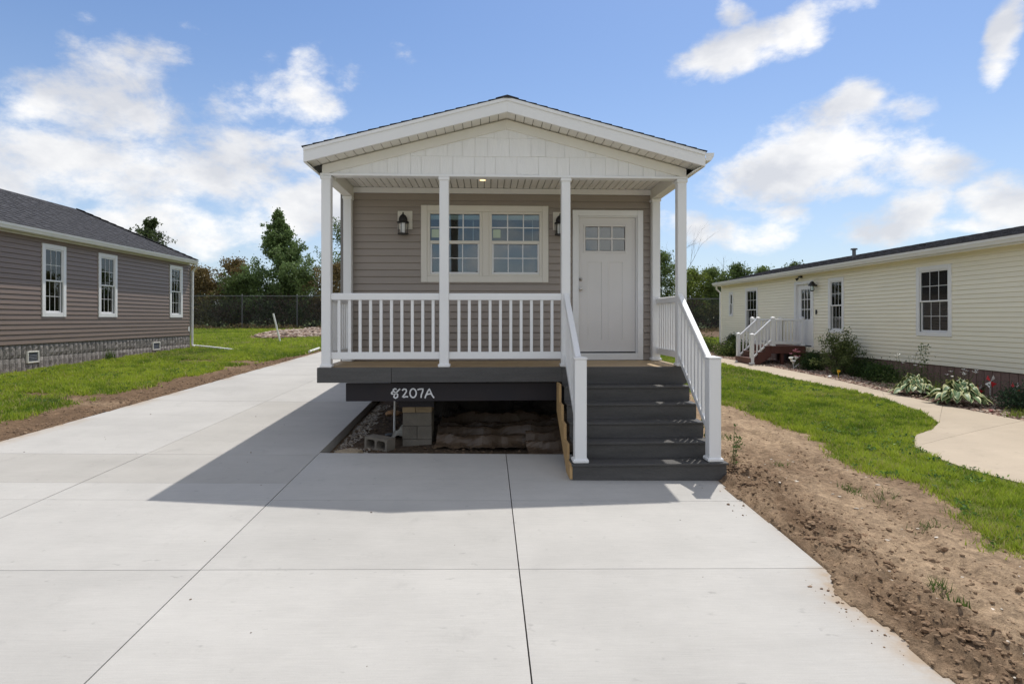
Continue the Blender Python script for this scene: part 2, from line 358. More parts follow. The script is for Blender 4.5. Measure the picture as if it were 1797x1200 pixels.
# ------------------------------------------------------------------ noise and the lie of the land
def _h(ix, iy, s): 
    v = np.sin(ix*127.1+iy*311.7+s*74.7)*43758.5453; return v-np.floor(v)
def vnoise(x, y, s=0):
    ix, iy = np.floor(x), np.floor(y); fx, fy = x-ix, y-iy; fx = fx*fx*(3-2*fx); fy = fy*fy*(3-2*fy)
    a, b, c, d = _h(ix, iy, s), _h(ix+1, iy, s), _h(ix, iy+1, s), _h(ix+1, iy+1, s)
    return (a*(1-fx)+b*fx)*(1-fy)+(c*(1-fx)+d*fx)*fy
def fbm(x, y, sc=1., oc=4, s=0, rough=.5):
    x = np.asarray(x, float)*sc; y = np.asarray(y, float)*sc; t = 0; a = 1; n = 0
    for i in range(oc): t = t+a*(vnoise(x*(2.03**i)+i*17.3, y*(2.03**i)-i*9.1, s+i)-.5); n += a; a *= rough
    return t/n*2
def sm(t): t = np.clip(t, 0, 1); return t*t*(3-2*t)
def pad(x, y): return .052*(y-6.7)-.015*(x-1.5)
LE = ([-6, 4, 8.17, 18.7, 40], [-8.0, -6.95, -6.48, -5.49, -3.5])      # outer edge of the drive lane
def lane_left(y): return np.interp(y, *LE)
def G0(x, y):
    x = np.asarray(x, float); y = np.asarray(y, float)
    yc = np.clip(y, -25, 20); c = pad(np.clip(x, -8, 4), yc)+(np.clip(y, 20, 34)-20)*.040
    L = np.interp(y, [-30, 0, 13.49, 21.81, 34, 60], [.15, .33, .611, .80, 1.27, 1.33])
    Rr = np.interp(y, [-30, 0, 11.07, 25.98, 34, 60], [-.3, -.05, .202, .455, 1.15, 1.25])
    e = lane_left(y); tl = sm((e-x)/(e+10.5)); tr = sm((x-2.8)/5.5)
    z = np.where(x < e, c+(L-c)*tl, np.where(x > 2.8, c+(Rr-c)*tr, c))
    return z
def g(x, y): return float(G0(x, y))
# ------------------------------------------------------------------ ground sheet
def soilmat():
    m, b = newmat('soil_and_turf_base'); n, l = nodes(m); b.inputs['Roughness'].default_value = .95; b.inputs['Specular IOR Level'].default_value = .15
    a = n.new('ShaderNodeAttribute'); a.attribute_name = 'Col'; g_ = n.new('ShaderNodeNewGeometry')
    def ns(sc, det=8, rough=.65):
        t = n.new('ShaderNodeTexNoise'); t.inputs['Scale'].default_value = sc; t.inputs['Detail'].default_value = det; t.inputs['Roughness'].default_value = rough; l.new(g_.outputs['Position'], t.inputs['Vector']); return t.outputs['Fac']
    def rg(f, a0, a1, b0, b1):
        r = n.new('ShaderNodeMapRange'); l.new(f, r.inputs[0])
        for i, v in zip((1, 2, 3, 4), (a0, a1, b0, b1)): r.inputs[i].default_value = v
        return r.outputs[0]
    def mu(x, y):
        k = n.new('ShaderNodeMath'); k.operation = 'MULTIPLY'; l.new(x, k.inputs[0]); l.new(y, k.inputs[1]); return k.outputs[0]
    f1 = ns(16, 8, .7); f2 = ns(60, 6, .7); f3 = ns(5, 5)
    k = mu(mu(rg(f1, .35, .62, .62, 1.16), rg(f2, .3, .7, .72, 1.24)), rg(f3, .35, .65, .84, 1.14))
    v = n.new('ShaderNodeVectorMath'); v.operation = 'SCALE'; l.new(a.outputs['Color'], v.inputs[0]); l.new(k, v.inputs['Scale']); l.new(v.outputs[0], b.inputs['Base Color'])
    b1 = n.new('ShaderNodeBump'); b1.inputs['Strength'].default_value = .9; b1.inputs['Distance'].default_value = .045; l.new(f1, b1.inputs['Height'])
    b2 = n.new('ShaderNodeBump'); b2.inputs['Strength'].default_value = .8; b2.inputs['Distance'].default_value = .012; l.new(f2, b2.inputs['Height']); l.new(b1.outputs[0], b2.inputs['Normal']); l.new(b2.outputs[0], b.inputs['Normal'])
    return m
PADR = 2.65
LAWN_R = np.array([(4.40, 11.8), (4.478, 11.05), (4.571, 10.5), (4.823, 9.0), (4.648, 7.3), (4.724, 6.4), (4.558, 5.56), (4.26, 4.84), (4.29, 4.56), (4.5, 3.5), (4.9, 0), (5, -6)])
def lawn_edge_r(y): o = np.argsort(LAWN_R[:, 1]); return np.interp(y, LAWN_R[o, 1], LAWN_R[o, 0])
PATH_LO = [(7.1, 26.5), (7.45, 22), (7.688, 18.975), (7.859, 16.906), (7.90, 14.723), (8.02, 12.654), (7.95, 11.524), (7.629, 10.069), (7.261, 9.234), (6.76, 8.745), (6.262, 8.435), (5.815, 7.833), (5.70, 7.266), (5.69, 6.778), (5.838, 6.211), (6.1, 5.2), (6.5, 3.5), (6.9, 0), (7.2, -4)]
PATH_HI = [(8.3, 26.5), (8.62, 22), (8.86, 19.6), (8.92, 17.2), (8.93, 15.2), (8.84, 13.9), (8.70, 12.7), (8.66, 11.6), (8.65, 10.9), (8.66, 10.3), (8.70, 9.8), (8.75, 9.3), (8.9, 8.6), (9.2, 7.8), (9.6, 7.0), (10.2, 6), (11, 4.5), (12.2, 1.5), (13, -3)]
def in_poly(x, y, P):
    P = np.asarray(P); ins = np.zeros(np.shape(x), bool); j = len(P)-1
    for i in range(len(P)):
        xi, yi = P[i]; xj, yj = P[j]
        c = ((yi > y) != (yj > y)) & (x < (xj-xi)*(y-yi)/(yj-yi+1e-12)+xi); ins ^= c; j = i
    return ins
PATH_POLY = PATH_LO+PATH_HI[::-1]
def spill(y): return .05*np.exp(-((y-6.3)/.5)**2)+np.where((y > 2.6) & (y < 4.5), (.16*np.exp(-((y-4.05)/.34)**2)+.10*np.exp(-((y-3.35)/.22)**2)), 0)
def soil_edge(y): return PADR-spill(y)-.035*np.clip(fbm(y, y*0+3, 4, 4, 5), -.2, 1)*np.exp(-((y-4.5)/2.6)**2)
def grass_mask(x, y):
    """1 where turf grows"""
    n = fbm(x, y, 1.3, 4, 3); n2 = fbm(x, y, 5., 3, 9)
    er = lawn_edge_r(y)+.30*n+.15*n2
    right = (x > er) & (y < 27.5)
    right &= ~((x > 2.6) & (x < 4.6) & (y > 11.8)) | (x > 4.0+.3*n)
    back = (y > 19.5) & (x > -30) & (y < 33.2+.8*n) & (x > lane_left(y)+.0)
    el = lane_left(y)-np.interp(y, [0, 9, 11, 13.2, 15.6, 18.4, 20, 40], [.9, .76, .86, .95, .82, .25, .3, .3])
    left = (x < el+.26*n+.14*n2) & (y < 33.4+.6*n)
    m = right | left | (back & (x > 3.5)) | ((y > 20) & (x < 4))
    m &= ~in_poly(x, y, PATH_POLY)
    m &= ~((x > 8.3) & (x < 16) & (y < 27.3) & (y > 4))            # mulch bed and house
    m &= ~((x < -10.45) & (x > -16.5) & (y < 22.0))                 # strip at the left house
    m &= ~((x > -2.6) & (x < 3.0) & (y > 7) & (y < 26.5))
    m &= ~((x > lane_left(y)-.1) & (x < -2.1) & (y < 22.5))
    pn = fbm(x, y, .9, 3, 21)
    m &= ~((pn+.5*fbm(x, y, 4, 2, 31) > .42) & (x < -6) & (x > -9.6) & (y < 19))   # thin patches in the left lawn
    m &= ~(((x+8.4)/2.6)**2+((y-28.6)/2.8)**2 < 1.0+.3*n) | (x < -14.5)
    m &= ~((y > 30.5+.8*n) & (x > 3)) 
    return m
def Gz(x, y):
    """surface height with soil relief"""
    z = G0(x, y); r = fbm(x, y, 2.2, 5, 41, .55); r2 = fbm(x, y, 11, 4, 51, .6)
    dr = np.exp(-np.clip(x-2.65, 0, 9)**2/3.2)*(x > 2.4)*(y < 13)
    rg = 1-2*np.abs(fbm(x, y, 5.5, 4, 55, .6)); r3 = fbm(x, y, 23, 3, 57, .6); rough_ = .25+.75*np.exp(-((x-3.0)/.5)**2)*(y < 8.2)
    z = z+dr*(.050*r+.060*r2*rough_+.046*rg*rough_+.036*r3*rough_)
    # wheel rut running along the soil
    rut = lawn_edge_r(y)-.62+.12*fbm(y, y*0, .6, 2, 71); z = z-.045*np.exp(-((x-rut)/.13)**2)*(x > 2.8)*(y < 9)+.03*np.exp(-((x-rut-.2)/.1)**2)*(y < 9)
    # heap of soil against the slab edge
    z = z+np.exp(-((x-2.86)/.22)**2)*(.03+.045*np.clip(fbm(x, y, 3, 4, 61), -.3, 1))*(y < 8)*(y > 1)
    dl = np.exp(-((x-(lane_left(y)-.4))/.35)**2)*(x < lane_left(y))*(y < 21)*(y > 4)
    z = z+dl*(.035*r+.018*r2)
    return z
def build_ground():
    xs = np.concatenate([-np.geomspace(2500, 20, 26), np.arange(-19, -9.05, .5), np.arange(-9, -5.3, .07), np.arange(-5.3, 2.35, .3), np.arange(2.38, 6.0, .032), np.arange(6.0, 12, .22), np.arange(12.3, 20, .8), np.geomspace(20.5, 2500, 26)])
    ys = np.concatenate([-np.geomspace(2000, 8, 18), np.arange(-7, 2.0, .3), np.arange(2.05, 7.6, .034), np.arange(7.6, 14, .07), np.arange(14, 24, .12), np.arange(24, 38, .4), np.geomspace(38.5, 3500, 30)])
    xs = np.unique(np.round(xs, 4)); ys = np.unique(np.round(ys, 4))
    X, Y = np.meshgrid(xs, ys); Z = Gz(X, Y)
    far = np.clip((np.hypot(X, Y)-70)/400, 0, 1); Z = Z+far*.15
    # below the slabs
    se = soil_edge(Y); ll = lane_left(Y)
    under = ((X > ll+.03) & (X < -2.15) & (Y < 26)) | ((X >= -2.2) & (X < se) & (Y < 7.72))
    Zs = pad(X, Y)
    spl = (X > se) & (X < PADR+.02) & (Y < 7.7)
    Z = np.where(spl, Zs+.006+.045*sm((X-se)/.12)*(.6+.6*fbm(X, Y, 14, 3, 77)), Z)
    Z = np.where(under, Zs-.14, Z)
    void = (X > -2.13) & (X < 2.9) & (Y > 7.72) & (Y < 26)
    Z = np.where(void, Zs-.13+.035*fbm(X, Y, 2.5, 4, 81)+.01*fbm(X, Y, 12, 2, 83)+.13*sm((X-2.4)/.5), Z)
    pth = in_poly(X, Y, PATH_POLY); Z = np.where(pth, G0(X, Y)-.06, Z)
    gm = grass_mask(X, Y)
    n1 = (fbm(X, Y, 1.1, 5, 2)+1)/2; n2 = (fbm(X, Y, 7., 4, 6)+1)/2; n5 = (fbm(X, Y*.5, 2.6, 5, 12, .65)+1)/2
    tan = np.array([.45, .325, .212]); brn = np.array([.185, .120, .073]); turf = np.array([.16, .18, .045])
    wet = np.clip(1.25*np.exp(-((X-2.95)/.40)**2)*(Y < 7.2)*(Y > 2.2)+.8*(n1-.45)*2, 0, 1)
    wetl = (X < -4)*.75; wet = np.clip(.6*wet+wetl+1.6*(n5-.5)+.5*(n2-.5)+.18, 0, 1)
    c = tan[None, None]*(1-wet[..., None])+brn[None, None]*wet[..., None]
    c = c*(.82+.36*n2[..., None])
    mul = ((X > 8.3) & (X < 10.6) & (Y < 27)); c = np.where(mul[..., None], np.array([.20, .13, .10])*(.8+.4*n2[..., None]), c)
    strip = ((X < -10.2) & (X > -11) & (Y < 22)); c = np.where(strip[..., None], np.array([.30, .21, .13])*(.7+.5*n2[..., None]), c)
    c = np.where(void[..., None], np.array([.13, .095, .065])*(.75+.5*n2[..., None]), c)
    bk = (Y > 30.5); c = np.where((bk & ~gm)[..., None], np.array([.16, .11, .075])*(.75+.5*n2[..., None]), c)
    c = np.where(gm[..., None], turf*(.75+.6*n1[..., None]), c)
    c = np.where((Y > 44)[..., None], np.array([.075, .10, .03]), c)
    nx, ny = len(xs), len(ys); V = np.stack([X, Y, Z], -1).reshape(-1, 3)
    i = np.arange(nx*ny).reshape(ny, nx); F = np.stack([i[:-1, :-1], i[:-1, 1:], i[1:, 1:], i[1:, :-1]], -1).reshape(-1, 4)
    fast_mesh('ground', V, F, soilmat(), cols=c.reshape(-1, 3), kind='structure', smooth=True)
build_ground()

# ------------------------------------------------------------------ driveway slabs
drive = thing('driveway', None, None, (0, 0, 0), kind='structure')
def slab(parent, quad, H, mname='concrete', th=.14, nx=8, ny=8, soil=None, gap=.004):
    """quad: corners (x,y) in order; top surface follows H"""
    a, b, c, d = [np.array(q, float) for q in quad]; ctr = (a+b+c+d)/4
    a, b, c, d = [q+(ctr-q)/np.linalg.norm(ctr-q)*gap*1.4 for q in (a, b, c, d)]
    V = []; fr = lambda t, n: t/n
    for lay in (0, 1):
        for j in range(ny+1):
            for i in range(nx+1):
                s, t = i/nx, j/ny; p = (a*(1-s)+b*s)*(1-t)+(d*(1-s)+c*s)*t
                edge = i in (0, nx) or j in (0, ny)
                V.append((p[0], p[1], float(H(p[0], p[1]))-(th if lay else 0)))
    n = (nx+1)*(ny+1); F = []
    for j in range(ny):
        for i in range(nx):
            k = j*(nx+1)+i; F.append((k, k+1, k+nx+2, k+nx+1)); F.append((n+k, n+k+nx+1, n+k+nx+2, n+k+1))
    ring = [i for i in range(nx+1)]+[j*(nx+1)+nx for j in range(1, ny+1)]+[ny*(nx+1)+i for i in range(nx-1, -1, -1)]+[j*(nx+1) for j in range(ny-1, 0, -1)]
    for q in range(len(ring)): i0, i1 = ring[q], ring[(q+1) % len(ring)]; F.append((i0, i0+n, i1+n, i1))
    V = np.array(V); org = (float(ctr[0]), float(ctr[1]), float(H(ctr[0], ctr[1])))
    o = fast_mesh('slab', V, np.array(F), mname, parent, origin=org)
    at = o.data.attributes.new('Soil', 'FLOAT', 'POINT')
    sv = np.zeros(len(V), dtype=np.float32)
    if soil is not None: sv = soil(V[:, 0], V[:, 1]).astype(np.float32)
    at.data.foreach_set('value', sv)
    return o
def soilfn(x, y):
    se = PADR-spill(y); d = se-x
    return np.clip(np.exp(-np.clip(d, 0, 9)/.10)*.9*((y > 2.3) & (y < 4.6))+.35*np.exp(-np.clip(d, 0, 9)/.05), 0, 1)
YJ = [-5, -2, .3, 1.75, 3.1, 4.55, 6.02, 7.72]
XJ = [-2.155, .245, PADR]
for j in range(len(YJ)-1):
    for i in range(2):
        nx = 40 if i == 1 else 8
        slab(drive, [(XJ[i], YJ[j]), (XJ[i+1], YJ[j]), (XJ[i+1], YJ[j+1]), (XJ[i], YJ[j+1])], pad, nx=nx, ny=24, soil=soilfn)
inner = lambda y: np.interp(y, [-6, 5.54, 13.98, 26], [-5.0, -4.40, -3.91, -3.3])
for j, (y0, y1) in enumerate([(-5, -2), (-2, .3), (.3, 1.75), (1.75, 3.1), (3.1, 4.55), (4.55, 6.02), (6.02, 6.53), (6.53, 7.62), (7.62, 11.1), (11.1, 14.4), (14.4, 18.0), (18.0, 22.4)]):
    xr0, xr1 = -2.155, -2.155
    slab(drive, [(lane_left(y0), y0), (inner(y0), y0), (inner(y1), y1), (lane_left(y1), y1)], pad, 'concrete_b' if y0 == 6.53 else 'concrete', nx=8, ny=12, soil=lambda x, y: .8*np.exp(-np.abs(x-lane_left(y))/.05)*(vnoise(x*3, y*2.2, 4) > .5))
    slab(drive, [(inner(y0), y0), (xr0, y0), (xr1, y1), (inner(y1), y1)], pad, 'concrete_b' if y0 in (6.53, 7.62) else 'concrete', nx=8, ny=12)
# neighbour's walk
path = thing('path', None, None, (8, 12, .2), kind='structure')
def path_H(x, y): return G0(x, y)+.012
cuts = [0, 2, 4, 6, 8, 11, 14, 18]
for k0, k1 in zip(cuts, cuts[1:]):
    V = []; F = []; nu = 8; P = []
    rows = []
    for k in range(k0, k1):
        for t in (0, .5): rows.append([np.array(A[k])*(1-t)+np.array(A[k+1])*t for A in (PATH_LO, PATH_HI)])
    rows.append([np.array(PATH_LO[k1]), np.array(PATH_HI[k1])])
    m = len(rows)
    for lay in (0, 1):
        for ri, (lo, hi) in enumerate(rows):
            for i in range(nu+1):
                p = lo+(hi-lo)*i/nu
                if ri == m-1: q = rows[m-2]; pp = q[0]+(q[1]-q[0])*i/nu; p = p+(pp-p)/np.linalg.norm(pp-p)*.008
                V.append((p[0], p[1], float(path_H(p[0], p[1]))-(.11 if lay else 0)))
    n = m*(nu+1)
    for j in range(m-1):
        for i in range(nu): k = j*(nu+1)+i; F.append((k, k+1, k+nu+2, k+nu+1))
    ring = [i for i in range(nu+1)]+[j*(nu+1)+nu for j in range(1, m)]+[(m-1)*(nu+1)+i for i in range(nu-1, -1, -1)]+[j*(nu+1) for j in range(m-2, 0, -1)]
    for q in range(len(ring)): i0, i1 = ring[q], ring[(q+1) % len(ring)]; F.append((i0, i0+n, i1+n, i1))
    V = np.array(V); c = V.mean(0); fast_mesh('slab', V, np.array(F), 'concrete_old', path, origin=tuple(c))

# ------------------------------------------------------------------ wall building kit
def cover(u0, u1, holes):
    segs = [(u0, u1)]
    for (h0, h1) in holes:
        out = []
        for a, b in segs:
            if h1 <= a or h0 >= b: out.append((a, b)); continue
            if h0 > a: out.append((a, h0))
            if h1 < b: out.append((h1, b))
        segs = out
    return [s for s in segs if s[1]-s[0] > .01]
def siding(parent, fr, u0, u1, z0, z1, expo, holes, m, joint=None, d0=.022, base_n=.0):
    """lapped boards, each an object; holes: (u0,u1,z0,z1)"""
    z = z0; k = 0
    while z < z1-.004:
        zt = min(z+expo, z1)
        cutsz = sorted({z, zt}|{h for ho in holes for h in ho[2:4] if z < h < zt})
        # rows of equal cover merged when the holes leave them alone
        pieces = []
        full = [(h[0], h[1]) for h in holes if h[2] < zt-.001 and h[3] > z+.001]
        ends = [u0, u1]
        if joint:
            js = joint(k); ends = [u0]+[j for j in js if u0 < j < u1]+[u1]
        for ea, eb in zip(ends, ends[1:]):
            for a, b in cover(ea, eb, full): pieces.append((a, b, z, zt))
        for ho in holes:
            if ho[2] < zt-.001 and ho[3] > z+.001:
                if ho[2] > z+.001: pieces.append((ho[0], ho[1], z, ho[2]))
                if ho[3] < zt-.001: pieces.append((ho[0], ho[1], ho[3], zt))
        for (a, b, za, zb) in pieces:
            D = lambda zz: base_n+d0-(d0-.004)*((zz-z)/expo)
            lip = za == z
            gr = .011 if zb >= z+expo-.001 and zb-za > .03 else 0
            prof = [(base_n, za), (D(za)-(.003 if lip else 0), za), (D(za+.006), za+.006), (D(zb-gr), zb-gr)]+([(base_n+.001, zb-gr)] if gr else [])+[(base_n, zb)]
            if gr: prof = [(base_n-.003, za)]+prof[1:-2]+[(base_n-.001, zb-gr), (base_n-.001, zb), (base_n-.003, zb)]
            MB(fr).prism(prof, a, b, 0).build('siding_board', m, parent)
        z += expo; k += 1
def sheathing(parent, fr, u0, u1, z0, z1, holes, m='interior', n0=-.12, n1=-.004, name='wall'):
    us = sorted({u0, u1}|{h for ho in holes for h in ho[:2]}); zs = sorted({z0, z1}|{h for ho in holes for h in ho[2:4]})
    mb = MB(fr)
    for a, b in zip(us, us[1:]):
        cur = None
        for c, d in zip(zs, zs[1:]):
            mu, mz = (a+b)/2, (c+d)/2
            if any(h[0] < mu < h[1] and h[2] < mz < h[3] for h in holes):
                if cur: mb.box(a, n0, cur[0], b, n1, cur[1]); cur = None
            else: cur = (cur[0] if cur else c, d)
        if cur: mb.box(a, n0, cur[0], b, n1, cur[1])
    return mb.build(name, m, parent)
def window(parent, fr, u0, u1, z0, z1, trim=.09, m='white', blind=False, cols=3, rows=2, label=None, split=.5, sill=.0, tape=0):
    """double-hung window: casing > sash, pane, muntin. u0..u1,z0..z1 are the outside of the casing"""
    d = .035
    c = MB(fr)
    c.box(u0, 0, z0, u0+trim, d, z1).box(u1-trim, 0, z0, u1, d, z1)
    c.box(u0+trim, 0, z1-trim, u1-trim, d-.002, z1).box(u0+trim, 0, z0, u1-trim, d-.002, z0+trim+sill)
    w = c.build('window', m, parent, bev=.004, label=label)
    a, b, zb, zt = u0+trim, u1-trim, z0+trim+sill, z1-trim
    zm = zb+(zt-zb)*split
    fw = .035
    def sash(za, zc, n, gm, mc, mr_, mw, extra=0):
        s = MB(fr)
        f2 = fw+extra
        s.box(a, n-.03, za, a+f2, n, zc).box(b-f2, n-.03, za, b, n, zc).box(a+f2, n-.03, zc-f2, b-f2, n-.001, zc).box(a+f2, n-.03, za, b-f2, n-.001, za+f2)
        s.build('sash', m, w, bev=.003)
        ga, gb, gc, gd = a+f2, b-f2, za+f2, zc-f2
        MB(fr).box(ga, n-.020, gc, gb, n-.015, gd).build('pane', gm, w)
        for i in range(1, mc): x = ga+(gb-ga)*i/mc; MB(fr).box(x-mw/2, n-.0145, gc, x+mw/2, n-.009, gd).build('muntin', m, w)
        for i in range(1, mr_): y = gc+(gd-gc)*i/mr_; MB(fr).box(ga, n-.0143, y-mw/2, gb, n-.0095, y+mw/2).build('muntin', m, w)
        return ga, gb, gc, gd
    up = sash(zm-.018, zt, .012, 'glass', cols, rows, .011)
    lo = sash(zb, zm+.018, -.018, 'glass_d', cols, rows, .009, .006)
    if blind:
        h0 = zb+.02; mb = MB(fr); z = zt-.03
        while z > h0: mb.prism([(-.068, z+.014), (-.066, z+.016), (-.044, z), (-.046, z-.002)], a+.01, b-.01, 0); z -= .048
        mb.build('blind', 'blind', w)
    return w
def hole(u0, u1, z0, z1, t=.06): return (u0+t, u1-t, z0+t, z1-t)

# ------------------------------------------------------------------ the house in front
HF = Fr((0, 9.2, 0), (1, 0), (0, -1))            # its front wall, u = x
home = thing('house', 'narrow taupe-sided manufactured home with white-railed front porch, raised on block pier', 'house', (.26, 9.2, 0))
XL, XR = -2.24, 2.70; YB = 24.2; DZ = 1.184
WINu = (-1.019, .950); WZ = (2.394, 3.581)
DO = (1.329, 2.438, 1.209, 3.524)
holes = [(WINu[0]+.05, WINu[1]-.05, WZ[0]+.05, WZ[1]-.05), (DO[0]+.05, DO[1]-.05, DZ+.0, DO[3]-.05)]
siding(home, HF, -2.13, 2.60, DZ+.005, 3.78, .1075, holes, 'taupe')
sheathing(home, HF, XL+.02, XR-.02, DZ-.2, 4.45, holes)
MB(HF).prism([(-2.245, -.06), (-2.245, .022), (-2.13, .022), (-2.13, -.001), (-2.22, -.001), (-2.22, -.06)], DZ-.18, 3.76, 2).build('corner_trim', 'grey_trim', home, bev=.003)
MB(HF).prism([(2.705, -.06), (2.705, .022), (2.60, .022), (2.60, -.001), (2.68, -.001), (2.68, -.06)], DZ-.18, 3.76, 2).build('corner_trim', 'grey_trim', home, bev=.003)
MB(HF).box(-2.06, .0, 3.765, 2.565, .03, 3.848).build('frieze_board', 'white', home, bev=.004)
# double window: one casing, two double-hung units
u0, u1 = WINu; z0, z1 = WZ
c = MB(HF); t = .095
c.box(u0, 0, z0, u0+t, .035, z1).box(u1-t, 0, z0, u1, .035, z1).box(u0+t, 0, z1-t, u1-t, .033, z1).box(u0+t, 0, z0, u1-t, .033, z0+t)
c.box(-.073, 0, z0+t, .027, .030, z1-t)
wd = c.build('window', 'trim', home, bev=.005, label='wide double window in cream trim with two side-by-side units')
def unit(a, b, zb, zt, w):
    zm = (zb+zt)/2+.03; f = .045
    MB(HF).box(a, -.05, zb, a+f, .022, zt).box(b-f, -.05, zb, b, .022, zt).box(a+f, -.05, zt-f*.8, b-f, .021, zt).box(a+f, -.05, zb, b-f, .021, zb+f*.8).build('frame', 'trim', w, bev=.004)
    a += f; b -= f; zb += f*.8; zt -= f*.8
    MB(HF).box(a, -.03, zm-.028, b, .012, zm+.022).build('meeting_rail', 'trim', w, bev=.004)
    s = .028
    MB(HF).box(a, -.03, zb, a+s, .004, zm-.028).box(b-s, -.03, zb, b, .004, zm-.028).box(a+s, -.03, zb, b-s, .003, zb+s).build('sash', 'white', w, bev=.003)
    MB(HF).box(a, -.022, zm+.022, b, -.017, zt).build('pane', 'glass', w)
    MB(HF).box(a+s, -.034, zb+s, b-s, -.029, zm-.028).build('pane', 'glass_d', w)
    for lo, hi, xa, xb, n, k in ((zm+.022, zt, a, b, -.0165, .017), (zb+s, zm-.028, a+s, b-s, -.0285, .013)):
        for i in (1, 2): x = xa+(xb-xa)*i/3; MB(HF).box(x-k/2, n, lo, x+k/2, n+.006, hi).build('muntin', 'white', w)
        y = (lo+hi)/2; MB(HF).box(xa, n+.0004, y-k/2, xb, n+.0056, y+k/2).build('muntin', 'white', w)
    for x in (a+.04, b-.04): MB(HF).box(x-.016, -.0285, zb+s, x+.016, -.012, zb+s+.014).build('latch', 'black', w)
    MB(HF).box(a+.02, -.016, zm+.07, a+.135, -.0145, zm+.20).build('sticker', 'paper', w)
    # raised blind behind the glass
    MB(HF).box(a, -.10, zt-.075, b, -.055, zt-.005).build('blind', 'blind', w, bev=.004)
    MB(HF).tube([(b-.10, -.075, zt-.07), (b-.10, -.075, zm+.03)], .006, 6).build('blind_wand', 'blind', w)
unit(u0+t, -.073, z0+t, z1-t, wd)
unit(.027, u1-t, z0+t, z1-t, wd)
# front door
u0, u1, z0, z1 = DO
d = MB(HF); t = .088
d.box(u0, 0, z0-.02, u0+t, .035, z1).box(u1-t, 0, z0-.02, u1, .035, z1).box(u0+t, 0, z1-t, u1-t, .033, z1)
dr = d.build('door_frame', 'white', home, bev=.005)
MB(HF).box(u0+t-.02, -.12, z0, u0+t+.016, -.002, z1-t).box(u1-t-.016, -.12, z0, u1-t+.02, -.002, z1-t).box(u0+t+.016, -.12, z1-t-.016, u1-t-.016, -.002, z1-t+.01).build('door_jamb', 'white', dr)
MB(HF).box(u0+t-.01, -.1, z0-.02, u1-t+.01, .03, z0+.085).build('door_sill', 'white', dr, bev=.006)
MB(HF).box(u0+t+.016, -.10, z0+.0851, u1-t-.016, -.04, z0+.105).build('threshold', 'black', dr)
la, lb, lc, ld = u0+t+.018, u1-t-.018, z0+.108, z1-t-.018     # the leaf
ga, gb, gc, gd = 1.53+.01, 2.177-.01, 2.888+.01, 3.286-.01
n0, n1 = -.085, -.042
lf = MB(HF)
lf.box(la, n0, lc, lb, n1, 1.50).box(la, n0, 1.50, 1.575, n1, 2.72).box(2.13, n0, 1.50, lb, n1, 2.72).box(1.80, n0, 1.50, 1.905, n1, 2.72)
lf.box(la, n0, 2.72, lb, n1, gc).box(la, n0, gc, ga, n1, gd).box(gb, n0, gc, lb, n1, gd).box(la, n0, gd, lb, n1, ld)
leaf = lf.build('door', 'door', home, label='white craftsman door with six small panes above two tall panels')
for a, b in ((1.575, 1.80), (1.905, 2.13)):
    p = MB(HF).prism([(a, -.0425), (a+.012, -.052), (b-.012, -.052), (b, -.0425), (b, -.075), (a, -.075)], 1.50, 2.72, 2)
    p.build('panel', 'door', leaf)
MB(HF).box(ga-.03, -.0425, gc-.03, ga, -.030, gd+.03).box(gb, -.0425, gc-.03, gb+.03, -.030, gd+.03).box(ga, -.0425, gd, gb, -.031, gd+.03).box(ga, -.0425, gc-.03, gb, -.031, gc).build('glazing_frame', 'door', leaf, bev=.004)
for i in range(3):
    for j in range(2):
        a = ga+(gb-ga)*i/3; b = ga+(gb-ga)*(i+1)/3; c0 = gc+(gd-gc)*j/2; d0 = gc+(gd-gc)*(j+1)/2
        MB(HF).box(a+.009, -.062, c0+.009, b-.009, -.057, d0-.009).build('pane', 'glass_d', leaf)
for i in (1, 2): x = ga+(gb-ga)*i/3; MB(HF).box(x-.011, -.066, gc, x+.011, -.036, gd).build('muntin', 'door', leaf)
MB(HF).box(ga, -.065, (gc+gd)/2-.011, gb, -.0365, (gc+gd)/2+.011).build('muntin', 'door', leaf)
for z, r, nm in ((2.449, .030, 'deadbolt'), (2.298, .031, 'door_knob')):
    MB(Fr((1.462, 9.2+.042, z), (1, 0), (0, -1))).tube([(0, 0, 0), (0, .012, 0), (0, .014, 0), (0, .035, 0), (0, .045, 0), (0, .066, 0), (0, .072, 0)], [r, r, r*.55, r*.5, r*.85, r*.8, .01] if nm == 'door_knob' else [r, r, r*.8, r*.75, r*.5, r*.45, .005], 16).build(nm, 'metal', leaf, smooth=False)
